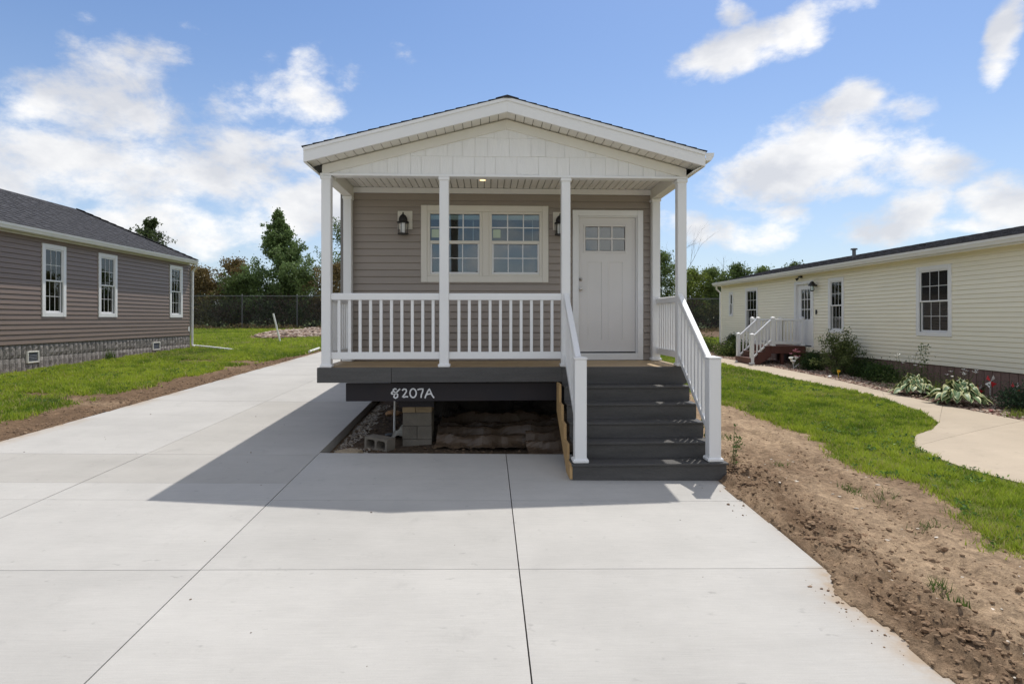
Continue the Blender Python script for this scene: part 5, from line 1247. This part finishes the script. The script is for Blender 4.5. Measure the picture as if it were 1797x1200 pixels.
tree(-10.2, 43, 8.1, 2.2, 'round green tree half hidden behind the porch posts', nl=9000, leaf=.15, cols=gA, trunk_r=.12, base=.2, seed=3)
hedge_l = [(-20.6, 37.0, 4.0, 1.6, gB, 'olive-green'), (-18.6, 38.4, 3.5, 1.3, gR, 'russet'), (-17.3, 36.8, 3.2, 1.3, gR, 'russet'), (-15.9, 38.0, 3.9, 1.2, gR, 'russet'), (-14.6, 36.6, 2.9, 1.2, gD, 'dark green'), (-11.6, 36.7, 3.1, 1.4, gD, 'dark green'), (-9.3, 36.8, 3.5, 1.4, gR, 'russet'), (-22.9, 37.6, 4.2, 1.6, gA, 'green'), (-25.2, 37.2, 3.6, 1.5, gB, 'olive-green'), (-28, 37.2, 3.6, 1.6, gA, 'green'), (-31, 37.2, 3.9, 1.7, gB, 'olive-green')]
lbl = ['olive-green bush behind the fence, nearest the brown house corner', 'russet bush behind the fence, second right of the brown house', 'lower russet bush behind the fence, in the middle of the left hedge', 'taller russet bush just left of the pointed tree', 'dark low bush under the left side of the pointed tree', 'dark low bush under the right side of the pointed tree', 'yellow-brown bush seen between the left porch posts', 'green bush behind the brown house, partly hidden by its corner', 'olive bush hidden behind the brown house, nearer its corner', 'green bush hidden behind the middle of the brown house', 'olive bush farthest left along the fence']
for i, (x, y, h, w_, c_, _) in enumerate(hedge_l): tree(x, y, h*1.15, w_*1.3, lbl[i], 'bush', nl=8000, leaf=.14, cols=c_, trunk_r=.05, base=.05, seed=10+i, group='bushes along the fence')
hedge_r = [(11.3, 37.5, 5.2, 1.5, gA, 'taller green bush behind the fence, seen between the right porch posts'), (12.9, 36.8, 3.9, 1.4, gY, 'yellow-green bush behind the fence, just right of the porch'), (14.4, 37.4, 4.0, 1.4, gA, 'green bush behind the fence, left of the cream house corner'), (15.9, 36.9, 4.3, 1.3, gD, 'dark bush behind the fence, touching the cream house corner'), (17.8, 37.6, 4.1, 1.4, gA, 'bush peeking over the far end of the cream roof'), (20.6, 38.5, 4.5, 1.6, gD, 'dark bush top showing above the cream house gutter'), (23.2, 37.5, 4.0, 1.6, gA, 'bush hidden behind the cream house, second from its end'), (26.2, 37.5, 4.0, 1.6, gD, 'bush hidden behind the middle of the cream house')]
for i, (x, y, h, w_, c_, l_) in enumerate(hedge_r): tree(x, y, h, w_, l_, 'bush', nl=7500, leaf=.14, cols=c_, trunk_r=.05, base=.05, seed=40+i, group='bushes along the fence')
mid_l = ['green bush behind the left part of the house', 'olive bush behind the house centre', 'green bush behind the house centre', 'olive bush behind the right part of the house', 'green bush behind the back right corner of the house', 'dark bush left of the right porch posts']
for i, x in enumerate((-7, -4, -1, 2.5, 5.5, 8.6)): tree(x, 37.4, 3.6, 1.7, mid_l[i], 'bush', nl=3500, leaf=.15, cols=(gB, gA)[i % 2], trunk_r=.05, base=.05, seed=60+i, group='bushes along the fence')
# undergrowth against the fence reads as one mass
n = 60000; x = rng.uniform(-34, 30, n); y = rng.uniform(35.2, 37.6, n); hmax = 1.9+.7*fbm(x, y, .5, 3, 5); z = G0(x, y)+np.abs(rng.beta(1.2, 1.4, n))*hmax
tnz = fbm(x, z, .9, 3, 7)[:, None]; cc = np.where(tnz > .12, np.array([[.11, .115, .035]]), np.where(tnz > -.1, np.array([[.045, .065, .02]]), np.array([[.075, .05, .025]])))
leaf_cloud('undergrowth', np.stack([x, y, z], -1), .15, cc, kind='stuff')
n = 14000; x = rng.uniform(-34, 30, n); y = 33.9+rng.normal(0, .35, n); z = G0(x, y)+rng.uniform(0, .25, n)*(fbm(x, y, .8, 3, 6)+.7)
leaf_cloud('dry_weeds', np.stack([x, y, z], -1), .10, pal(n, [(.22, .15, .09), (.12, .11, .04), (.16, .12, .07)]), kind='stuff')
# far tree line at the horizon
n = 26000; a_ = rng.uniform(-1.5, 1.5, n); rad = rng.uniform(170, 230, n); x = rad*np.sin(a_); y = rad*np.cos(a_); hm = 6.5+3.5*fbm(a_*60, a_*0, 1, 4, 3); z = 1.4+rng.uniform(0, 1, n)**.8*hm
leaf_cloud('far_woods', np.stack([x, y, z], -1), 2.2, pal(n, [(.05, .08, .03), (.07, .10, .04), (.035, .06, .025)]), kind='stuff', aspect=.8)
# bare branches
def bare(x, y, h, label, seed):
    r = np.random.default_rng(seed); t = thing('bare_tree', label, 'bare tree', (x, y, g(x, y)))
    mb = MB()
    def grow(p, d, L, rad, k):
        pts = [p]; 
        for q in range(3): d = (d+Vector(r.normal(0, .10, 3))).normalized(); pts.append(pts[-1]+d*L/3)
        mb.tube(pts, [rad, rad*.8, rad*.6, rad*.45], 4, cap=False)
        if k: 
            for _ in range(3): grow(pts[r.integers(1, 4)], (d+Vector(r.normal(0, .42, 3))+Vector((0, 0, .1))).normalized(), L*r.uniform(.55, .8), rad*.5, k-1)
    grow(Vector((x, y, g(x, y)-.1)), Vector((.04, 0, 1)), h*.5, .05, 4)
    mb.build('limbs', 'bark', t, kind='stuff')
bare(12.5, 38.8, 5.2, 'leafless thin tree rising above the bushes right of the porch', 5)
bare(14.9, 38.8, 4.4, 'leafless thin tree nearer the cream house corner', 6)
bare(16.2, 39.0, 4.3, 'leafless thin tree behind the cream house corner bush', 9)

# ------------------------------------------------------------------ stone heap at the back lawn
n = 2600; u_ = rng.uniform(0, 6.283, n); rr_ = np.sqrt(rng.uniform(0, 1, n)); x = -8.5+2.3*rr_*np.cos(u_); y = 28.6+2.4*rr_*np.sin(u_); z = G0(x, y)+.18*(1-rr_**2)*(1+fbm(x, y, 1.2, 2, 5))
scatter('stone_heap', np.stack([x, y, z], -1), rng.uniform(.04, .11, n), pal(n, [(.34, .26, .21), (.44, .36, .30), (.24, .16, .12), (.34, .27, .22), (.24, .18, .13)], .2), flat=.7)
n = 500; x = rng.uniform(-6.6, -3.8, n); y = rng.uniform(26.5, 29.5, n); z = G0(x, y)+.25*np.exp(-((x+5.4)/.9)**2)
scatter('soil_mound', np.stack([x, y, z], -1), rng.uniform(.05, .18, n), pal(n, [(.12, .08, .055), (.17, .115, .08)], .2), flat=.7)

# ------------------------------------------------------------------ loose soil clods
def region(n, x0, x1, y0, y1): return rng.uniform(x0, x1, n), y0+(y1-y0)*rng.uniform(0, 1, n)**1.4
n = 15000; x, y = region(n, 2.5, 5.4, 2.2, 10.5); w_ = np.exp(-((x-2.95)/.42)**2)*(y < 7.8)+.09+.5*np.exp(-((x-(lawn_edge_r(y)-.55))/.22)**2)*(y < 8)
kk = (rng.uniform(0, 1, n) < w_) & (x > soil_edge(y)+.01) & (x < lawn_edge_r(y)+.1); x, y = x[kk], y[kk]; n = len(x)
sz = .003+.016*rng.uniform(0, 1, n)**3.5; big = rng.uniform(0, 1, n) < .012; sz = np.where(big, sz+.014, sz)
zz = Gz(x, y); sp = (x < PADR+.02); zz = np.where(sp, pad(x, y)+.02, zz)
dk = np.clip(np.exp(-((x-2.95)/.45)**2), 0, 1)[:, None]; cc = np.array([.34, .24, .155])*(1-dk*.7)+np.array([.20, .13, .08])*dk*.7; cc = cc*(1+rng.uniform(-.2, .2, (n, 1)))
scatter('soil_clods', np.stack([x, y, zz], -1), sz, cc, flat=.75, lib=ROCKS, m=vcolmat('clod_soil', .95, .6, 120))
n = 1500; x = 2.72+rng.gamma(1.6, .20, n); y = rng.uniform(2.3, 7.4, n); kk = (fbm(x, y, 1.8, 3, 201) > -.05) & (x < 4.2); x, y = x[kk], y[kk]; n = len(x)
cc = np.where(rng.uniform(0, 1, (n, 1)) < .5, np.array([[.20, .130, .080]]), np.array([[.25, .17, .108]]))*(1+rng.uniform(-.15, .15, (n, 1)))
scatter('soil_lumps', np.stack([x, y, Gz(x, y)], -1), .007+.024*rng.uniform(0, 1, n)**2.6, cc, flat=.6, lib=ROCKS2, m=vcolmat('lump_soil', .95, .9, 70), sink=.9)
n = 80; x = rng.uniform(2.35, 2.64, n); y = rng.choice([3.3, 4.0, 4.15, 3.9, 6.0], n)+rng.normal(0, .18, n); kk = (x < PADR-.01); x, y = x[kk], y[kk]
scatter('soil_crumbs', np.stack([x, y, pad(x, y)], -1), .003+.012*rng.uniform(0, 1, len(x))**3, pal(len(x), [(.22, .15, .1), (.3, .21, .14)]), flat=.75)
n = 3000; y = rng.uniform(5, 21, n); x = lane_left(y)-rng.gamma(1.6, .22, n)+.02; sz = .004+.018*rng.uniform(0, 1, n)**3.5; z = np.where(x > lane_left(y), pad(x, y), Gz(x, y))
scatter('soil_clods', np.stack([x, y, z], -1), sz, pal(n, [(.22, .15, .10), (.30, .21, .14), (.17, .115, .075)], .2), flat=.7)
n = 42; x = rng.uniform(-6, 2.2, n); y = rng.uniform(3.0, 10, n); kk = ~((x > -2.2) & (y > 6.6)); x, y = x[kk], y[kk]
scatter('leaf_litter', np.stack([x, y, pad(x, y)], -1), .004+.010*rng.uniform(0, 1, len(x))**2, pal(len(x), [(.10, .08, .06), (.16, .12, .08)]), flat=.4)
n = 60; x = rng.uniform(2.9, 4.6, n); y = rng.uniform(3, 8, n)
scatter('pale_pebbles', np.stack([x, y, Gz(x, y)], -1), rng.uniform(.006, .016, n), pal(n, [(.62, .56, .48), (.55, .48, .4)]), flat=.5, elong=1.6)
# river-stone mulch
n = 15000; y = rng.uniform(7, 27, n)**1.0; hi = np.interp(y, [p[1] for p in PATH_HI[::-1]], [p[0] for p in PATH_HI[::-1]]); x = hi+(RX0-hi)*rng.uniform(0, 1, n)
scatter('stone_mulch', np.stack([x, y, G0(x, y)], -1), rng.uniform(.012, .036, n), pal(n, [(.30, .20, .15), (.42, .31, .24), (.22, .13, .10), (.50, .42, .34), (.16, .10, .08)], .15), flat=.65)

# ------------------------------------------------------------------ turf
def blades(name, x, y, h, w_, cols, parent=None, kind='stuff', spread=.45):
    n = len(x); z = Gz(x, y); a = rng.uniform(0, 6.283, n); bx, by = np.cos(a)*w_/2, np.sin(a)*w_/2
    lx, ly = rng.normal(0, spread, n)*h, rng.normal(0, spread, n)*h
    V = np.empty((n, 3, 3)); V[:, 0] = np.stack([x-bx, y-by, z-.006], -1); V[:, 1] = np.stack([x+bx, y+by, z-.006], -1); V[:, 2] = np.stack([x+lx, y+ly, z+h], -1)
    F = np.arange(3*n).reshape(n, 3); cc = np.repeat(cols, 3, 0).reshape(n, 3, 3); cc[:, :2] *= .85
    return fast_mesh(name, V.reshape(-1, 3), F, 'grass', parent, cc.reshape(-1, 3), kind, origin=(float(x.mean()), float(y.mean()), float(z.mean())))
def turf(n, x0, x1, y0, y1, pw, hs, ws):
    x = rng.uniform(x0, x1, n); y = y0+(y1-y0)*rng.uniform(0, 1, n)**pw; kk = grass_mask(x+rng.normal(0, .06, n), y+rng.normal(0, .06, n)) & ~in_poly(x, y, PATH_POLY) & (x < 8.35+20*(y > 26)) & ~((x > lane_left(y)) & (x < PADR+.1) & (y < 22.4)); x, y = x[kk], y[kk]; n = len(x)
    dist = np.hypot(x, y); cl = .5+.5*fbm(x, y, 2.2, 4, 15); fine = .5+.5*fbm(x, y, 7, 3, 17); vf = .5+.5*fbm(x, y, 16, 2, 19)
    kk = rng.uniform(0, 1, n) < np.clip(.55+1.9*(fine-.40), .12, 1); x, y, dist, cl, fine, vf = [q[kk] for q in (x, y, dist, cl, fine, vf)]; n = len(x)
    h = hs*(.55+.9*rng.uniform(0, 1, n))*(.35+1.3*fine**1.5); w2 = ws*(.7+.6*rng.uniform(0, 1, n))*np.clip(dist/9, .8, 2.6)
    a, b, c = np.array([.14, .235, .025]), np.array([.44, .53, .06]), np.array([.52, .45, .20])
    er_ = np.where(x > 3, .28-.30*np.clip((x-lawn_edge_r(y))/2.2, 0, 1.4), .05); t = np.clip(.42+er_+1.3*(cl-.5)+1.1*(fine-.5)+.9*(vf-.5)+1.0*(.5+.5*fbm(x, y, .55, 2, 33)-.5)+rng.uniform(-.35, .35, n), 0, 1)[:, None]; col = a*(1-t)+b*t
    dry = (rng.uniform(0, 1, n) < (.07+.45*np.clip(fbm(x, y, .9, 3, 23)-.05, 0, 1)))[:, None]; col = np.where(dry, c*rng.uniform(.7, 1.1, (n, 1)), col)
    return x, y, h, w2, col
blades('grass', *turf(330000, 4.0, 8.3, 4.0, 12.5, 1.25, .060, .012))
blades('grass', *turf(200000, 3.4, 8.6, 12, 27.5, 1.2, .060, .016))
blades('grass', *turf(330000, -10.6, -5.3, 6.5, 20.5, 1.2, .065, .014))
blades('grass', *turf(230000, -17, 4, 20, 34, 1.1, .07, .016))
blades('grass', *turf(60000, 3.2, 16, 26, 34, 1.0, .09, .018))
blades('grass', *turf(60000, 4.6, 7.4, -3, 4.2, 1, .055, .008))
# broad-leaved weeds scattered through the turf
xw = np.concatenate([rng.uniform(4.2, 8, 2600), rng.uniform(-10.4, -6.3, 2600)]); yw = np.concatenate([rng.uniform(4, 15, 2600), rng.uniform(8, 21, 2600)])
kk = grass_mask(xw, yw) & (fbm(xw, yw, 1.7, 3, 301) > .12); xw, yw = xw[kk], yw[kk]; xw = np.repeat(xw, 5)+rng.normal(0, .025, 5*len(xw)); yw = np.repeat(yw, 5)+rng.normal(0, .025, 5*len(yw))
leaf_cloud('lawn_weeds', np.stack([xw, yw, Gz(xw, yw)+rng.uniform(.02, .055, len(xw))], -1), .045, pal(len(xw), [(.12, .22, .05), (.20, .32, .07), (.08, .15, .04)]), kind='stuff', up=.6)
# longer weeds along the mulch strip and lawn edges
def tuft(x, y, n, h, rad, label, cat='weed', cols=((.07, .13, .03), (.15, .22, .05)), name='weed', w_=.009, spread=.5, base=None):
    xx, yy = x+rng.normal(0, rad, n), y+rng.normal(0, rad, n); t = rng.uniform(0, 1, (n, 1)); c = np.array(cols[0])*(1-t)+np.array(cols[1])*t
    o = blades(name, xx, yy, h*rng.uniform(.4, 1, n), np.full(n, w_), c, kind=None, spread=spread); return props(o, label, cat)
tuft(3.95, 6.3, 60, .09, .07, 'small grass tuft in the bare soil, below the lawn edge')
tuft(3.31, 4.20, 45, .10, .035, 'bright green grass tuft in the near soil')
tuft(3.29, 3.98, 30, .07, .03, 'broad-leaved seedling nearest the slab in the bare soil', w_=.016)
tuft(3.62, 7.2, 40, .07, .06, 'thin weed tuft in the pale soil right of the stairs')
tuft(4.15, 6.05, 50, .08, .09, 'flat weed patch at the dirt side of the lawn edge')
tuft(4.02, 5.25, 50, .07, .07, 'low weed patch beside the wheel rut')
tuft(3.55, 8.6, 50, .10, .08, 'weed tuft in the soil beyond the stair foot')
tuft(-7.55, 10.6, 120, .14, .14, 'coarse pale weed clump in the left lawn', w_=.016)
tuft(-10.45, 16.9, 70, .38, .07, 'upright weed at the grey skirting under the second window', w_=.02, spread=.2)
def leafy_weed(x, y, h, n, label, leaf=.035, cols=((.06, .11, .025), (.11, .17, .045)), rad=.06, stems=5, seed=1, name='weed', cat='weed', z=None):
    r = np.random.default_rng(seed); z0 = float(Gz(np.array([x]), np.array([y]))[0]) if z is None else z; e = thing(name, label, cat, (x, y, z0)); mb = MB(); C = []
    for s in range(stems):
        a = r.uniform(0, 6.28); b = Vector((x+r.normal(0, rad*.4), y+r.normal(0, rad*.4), z0-.01)); hh = h*r.uniform(.6, 1.05); t = b+Vector((math.cos(a)*rad*2*r.uniform(.3, 1), math.sin(a)*rad*2*r.uniform(.3, 1), hh)); m_ = b.lerp(t, .5)+Vector((0, 0, hh*.06))
        mb.tube([b, m_, t], [.004, .003, .0015], 4)
        for k in range(n//stems): q = r.uniform(.15, 1); p = (b.lerp(m_, q*2) if q < .5 else m_.lerp(t, q*2-1)); C.append(tuple(p+Vector(r.normal(0, leaf*.7, 3))))
    mb.build('stem', M['leafstem'], e); tt = r.uniform(0, 1, (len(C), 1)); leaf_cloud('leaves', np.array(C), leaf, np.array(cols[0])*(1-tt)+np.array(cols[1])*tt, parent=e)
    return e
M['leafstem'] = mat('green_stem', (.09, .13, .04), .6, .1, 10)
leafy_weed(2.80, 7.25, .85, 90, 'tall thin weed growing up through the right stair railing', .045, rad=.05, stems=4, seed=3)
leafy_weed(2.92, 6.95, .50, 60, 'shorter leafy weed at the right newel post', .04, rad=.05, stems=4, seed=4)
leafy_weed(2.98, 7.9, .75, 90, 'tall pale weed beyond the newel post, against the lawn', .045, ((.10, .15, .05), (.2, .25, .10)), .08, 5, 5)
leafy_weed(2.96, 8.7, .6, 70, 'bushy weed at the back side of the stairs', .05, rad=.1, stems=5, seed=6)
# ------------------------------------------------------------------ garden bed plants
def shrub(x, y, rx, rz, label, cols, leaf=.045, n=5000, seed=1, name='shrub', shape='ball', group=None, spik=.0):
    r = np.random.default_rng(seed); z0 = g(x, y); e = thing(name, label, 'shrub', (x, y, z0), group)
    mb = MB(); C = []
    for s in range(46):
        a = r.uniform(0, 6.28); ph = r.uniform(.1, 1.0); d = Vector((math.cos(a)*math.sin(ph*1.5), math.sin(a)*math.sin(ph*1.5), math.cos(ph*1.5)))
        k = r.uniform(.78, 1.05+spik); tip = Vector((x+d.x*rx*k, y+d.y*rx*k, z0+max(.06, d.z*rz*k)+.04)); b = Vector((x+r.normal(0, .05), y+r.normal(0, .05), z0)); mb.tube([b, b.lerp(tip, .5)+Vector((0, 0, .04)), tip], [.007, .005, .002], 3)
        for q in range(n//46):
            t = r.uniform(.25, 1)**.6; C.append(tuple(b.lerp(tip, t)+Vector((0, 0, .16*rz*t*(1-t)))+Vector(r.normal(0, .30*rx*(.25+.5*t) if shape == 'ball' else .035+.04*rx, 3))))
    mb.build('stems', 'bark', e); C = np.array(C); C[:, 2] = np.maximum(C[:, 2], z0+.015)
    tn = r.uniform(0, 1, (len(C), 1)); leaf_cloud('leaves', C, leaf, np.array(cols[0])*(1-tn)+np.array(cols[1])*tn, parent=e); return e
shrub(9.72, 17.35, .40, .44, 'round dark green shrub beside the red-brown stoop', ((.025, .055, .015), (.06, .11, .025)), seed=1)
shrub(9.85, 16.2, .58, 1.0, 'tall loose yellow-green shrub under the narrow window', ((.06, .095, .025), (.20, .24, .085)), .06, 6500, 2, shape='spiky', spik=.25)
shrub(10.05, 15.35, .38, .40, 'dark green mound squeezed right of the tall shrub', ((.02, .045, .012), (.05, .09, .02)), seed=3)
shrub(9.78, 14.35, .40, .38, 'round clipped green shrub before the skirting, left of the hostas', ((.03, .065, .015), (.075, .135, .03)), seed=4)
shrub(9.62, 10.15, .45, .36, 'bluish-green bush at the right end of the bed', ((.03, .06, .03), (.07, .12, .06)), seed=5)
shrub(9.60, 22.6, .75, .40, 'low sprawling green groundcover left of the stoop', ((.05, .085, .02), (.15, .19, .05)), .08, 5000, 6)
shrub(10.25, 24.3, .34, .75, 'dark upright shrub at the far corner of the cream house', ((.03, .055, .018), (.07, .11, .03)), .06, 3500, 7, shape='spiky')
shrub(9.3, 25.6, .9, .35, 'yellow-green weedy patch beyond the far corner of the cream house', ((.07, .11, .02), (.19, .24, .05)), .09, 4500, 8)
def hosta(x, y, r0, label, seed):
    """big arching variegated leaves: green centre, cream margin"""
    r = np.random.default_rng(seed); z0 = g(x, y)+.01; e = thing('hosta', label, 'hosta', (x, y, z0), 'variegated hostas in the bed')
    hm = mat('hosta_leaf', (.09, .16, .06), .5, .2, 10); cm = mat('hosta_margin', (.52, .52, .26), .55, .1, 10)
    for k in range(120):
        a = r.uniform(0, 6.28); q = ((k+1)/120)**.8; L = r0*(.18+.80*q)*r.uniform(.85, 1.1); W = r0*r.uniform(.24, .34)*r.uniform(.85, 1.1); up = (1.05-.75*q)*r0*r.uniform(.8, 1.1)
        d = Vector((math.cos(a), math.sin(a), 0)); s = Vector((-d.y, d.x, 0)); b = Vector((x+r.normal(0, .03), y+r.normal(0, .03), z0+.02)); rows = []
        roll = r.uniform(-.6, .6)
        for i in range(6):
            t = i/5; p = b+d*(L*(.58+.52*t))+Vector((0, 0, up*(.85+.25*t-.45*t*t)-.16*r0*t*t*q)); w_ = W*math.sin(math.pi*min(.97, .08+.9*t))**.8*.5
            if i == 5: w_ = .003
            v = Vector((0, 0, .22*w_)); side = (s+Vector((0, 0, roll)))*w_
            rows.append([p-side+v, p-side*.70+v*.3, p-v*.5, p+side*.70+v*.3, p+side+v])
        V = [tuple(p) for rw in rows for p in rw]; me = bpy.data.meshes.new('leaf'); ctr = rows[2][2]
        F = [(i*5+j, i*5+j+1, (i+1)*5+j+1, (i+1)*5+j) for i in range(5) for j in range(4)]
        me.from_pydata([tuple(Vector(v)-ctr) for v in V], [], F); me.materials.append(hm); me.materials.append(cm)
        for p in me.polygons: p.material_index = 1 if p.index % 4 in (0, 3) else 0
        me.polygons.foreach_set('use_smooth', [True]*len(me.polygons))
        o = bpy.data.objects.new('leaf', me); link(o, 'leaf', e, ctr)
    return e
hosta(8.98, 12.1, .44, 'left variegated hosta with cream-edged leaves beside the walk', 1)
hosta(8.92, 10.85, .50, 'right, larger variegated hosta with cream-edged leaves beside the walk', 2)
def flowers(x, y, h, n, fcol, label, seed=1, stems=8, leafc=((.05, .09, .025), (.12, .17, .05)), nl=900, rad=.22, name='flower_clump', fs=.035):
    r = np.random.default_rng(seed); z0 = g(x, y); e = thing(name, label, 'flowers', (x, y, z0)); mb = MB(); fl = []
    for s in range(stems):
        b = Vector((x+r.normal(0, rad*.3), y+r.normal(0, rad*.3), z0)); t = b+Vector((r.normal(0, rad*.7), r.normal(0, rad*.7), h*r.uniform(.7, 1.05))); mb.tube([b, b.lerp(t, .5)+Vector((0, 0, .03)), t], [.005, .004, .003], 4); fl.append(t)
    mb.build('stems', 'leafstem', e)
    for i in range(n):
        p = fl[i % len(fl)]+Vector(r.normal(0, .035, 3)); q = MB(); m5 = 5
        for k in range(m5):
            a = 2*math.pi*k/m5+r.uniform(0, 1); d = Vector((math.cos(a), math.sin(a), .55)); s = Vector((-math.sin(a), math.cos(a), 0)); c = p
            q.poly([tuple(c), tuple(c+d*fs*.6+s*fs*.28), tuple(c+d*fs*1.15), tuple(c+d*fs*.6-s*fs*.28)], [(0, 1, 2, 3)])
        q.build('flower', fcol, e)
    if nl:
        C = np.stack([x+r.normal(0, rad, nl), y+r.normal(0, rad, nl), z0+.02+np.abs(r.normal(0, h*.30, nl))], -1); tt = r.uniform(0, 1, (nl, 1)); leaf_cloud('leaves', C, .05, np.array(leafc[0])*(1-tt)+np.array(leafc[1])*tt, parent=e, aspect=.25)
    return e
flowers(9.55, 13.0, .78, 12, 'petal', 'white-flowered perennial clump behind the left hosta', 1, 9, nl=1500, rad=.30, fs=.045)
flowers(9.50, 11.6, .62, 12, 'petal', 'tall white-flowered stems behind the right hosta', 2, 9, nl=1800, rad=.26, fs=.042)
leafy_weed(9.75, 12.9, 1.05, 160, 'tall green spike rising from the white-flowered clump', .05, rad=.04, stems=3, seed=9, name='tall_spike', cat='plant', z=g(9.75, 12.9))
flowers(9.45, 17.85, .50, 9, 'pink', 'pink lily blooms in front of the dark shrub by the stoop', 3, 8, nl=200, rad=.08, fs=.07)
def metal_lily(x, y, s, label):
    z0 = g(x, y); e = thing('garden_ornament', label, 'garden ornament', (x, y, z0)); MB().tube([(x, y, z0-.02), (x, y, z0+.10*s), (x-.03, y, z0+.34*s)], .008, 6).build('stem', 'pvc', e)
    for (dx, dz, sc) in ((-.10, .42, 1), (.10, .44, 1), (-.02, .30, 1.1)):
        MB().tube([(x, y, z0+.12*s), (x+dx*s*.6, y, z0+dz*s*.72)], .006, 5).tube([(x+dx*s*.6, y, z0+dz*s*.70), (x+dx*s*.85, y-.01, z0+dz*s*.85), (x+dx*s, y-.02, z0+dz*s)], [.012*sc, .035*sc, .075*sc], 8, cap=False).build('bloom', 'petal', e)
    MB().prism([(x+.0, z0+.04), (x+.03, z0+.03), (x+.24*s, z0+.22*s), (x+.20*s, z0+.21*s)], y-.01, y+.01, 1).build('leaf', 'pvc', e)
metal_lily(9.28, 17.6, .85, 'white lily-shaped garden ornament before the dark shrub by the stoop')
e = thing('garden_ornament', 'little yellow flower ornament beside a white stone in front of the tall shrub', 'garden ornament', (9.22, 15.2, g(9.22, 15.2))); z0 = g(9.22, 15.2)
MB().tube([(9.22, 15.2, z0), (9.22, 15.2, z0+.17)], .009, 6).build('stem', 'yellow', e); MB().tube([(9.22, 15.2, z0+.12), (9.22, 15.2, z0+.16), (9.22, 15.18, z0+.20)], [.01, .028, .045], 9, cap=False).build('bloom', 'yellow', e)
chunk((9.08, 15.35, g(9.08, 15.35)+.03), .05, (1.2, .9, .6), None, 'white_stone', 'smooth white stone beside the yellow flower ornament', 'stone', .3, 6, 'pvc')
def pinwheel(x, y, h, sc, lean, label):
    z0 = g(x, y); e = thing('pinwheel', label, 'pinwheel', (x, y, z0), 'red and white pinwheels at the skirting'); hx = x+lean; MB().tube([(x, y, z0-.03), (hx, y, z0+h)], .006, 6).build('stick', 'pvc', e)
    for k in range(4):
        a = k*math.pi/2+.4; d = Vector((math.cos(a)*.85, .15, math.sin(a))); s = Vector((-math.sin(a)*.85, 0, math.cos(a))); c = Vector((hx, y-.02, z0+h))
        MB().poly([tuple(c), tuple(c+d*.13*sc), tuple(c+d*.09*sc+s*.10*sc+Vector((0, -.03, 0))), tuple(c+Vector((0, .004, 0))), tuple(c+d*.13*sc+Vector((0, .004, 0))), tuple(c+d*.09*sc+s*.10*sc+Vector((0, -.026, 0)))], [(0, 1, 2), (5, 4, 3), (0, 3, 4, 1), (1, 4, 5, 2), (2, 5, 3, 0)]).build('blade', 'red' if k % 2 else 'petal', e)
    return e
pinwheel(9.72, 11.75, .30, .75, 0, 'leftmost red and white pinwheel, in front of the skirting vent')
pinwheel(9.80, 11.45, .22, .7, .02, 'lowest red and white pinwheel, second from the left')
pinwheel(9.88, 11.25, .40, 1.0, 0, 'tallest red and white pinwheel before the mauve skirting')
pinwheel(9.95, 10.85, .32, .9, .06, 'rightmost red and white pinwheel before the mauve skirting')
tuft(8.95, 9.62, 90, .20, .09, 'yellow-green spiky plant at the walk edge, far right', 'plant', ((.16, .24, .03), (.30, .38, .06)), 'spiky_plant', .016, .5)
tuft(9.15, 11.75, 26, .42, .05, 'upright bright green blades between the two hostas', 'plant', ((.18, .28, .03), (.28, .36, .06)), 'spiky_plant', .03, .25)
chunk((8.93, 10.15, g(8.93, 10.15)+.02), .05, (1.2, .9, .5), None, 'red_stone', 'small dark red stone at the edge of the walk', 'stone', .3, 8, mat('dark_red_stone', (.22, .03, .03), .6, .2, 10))
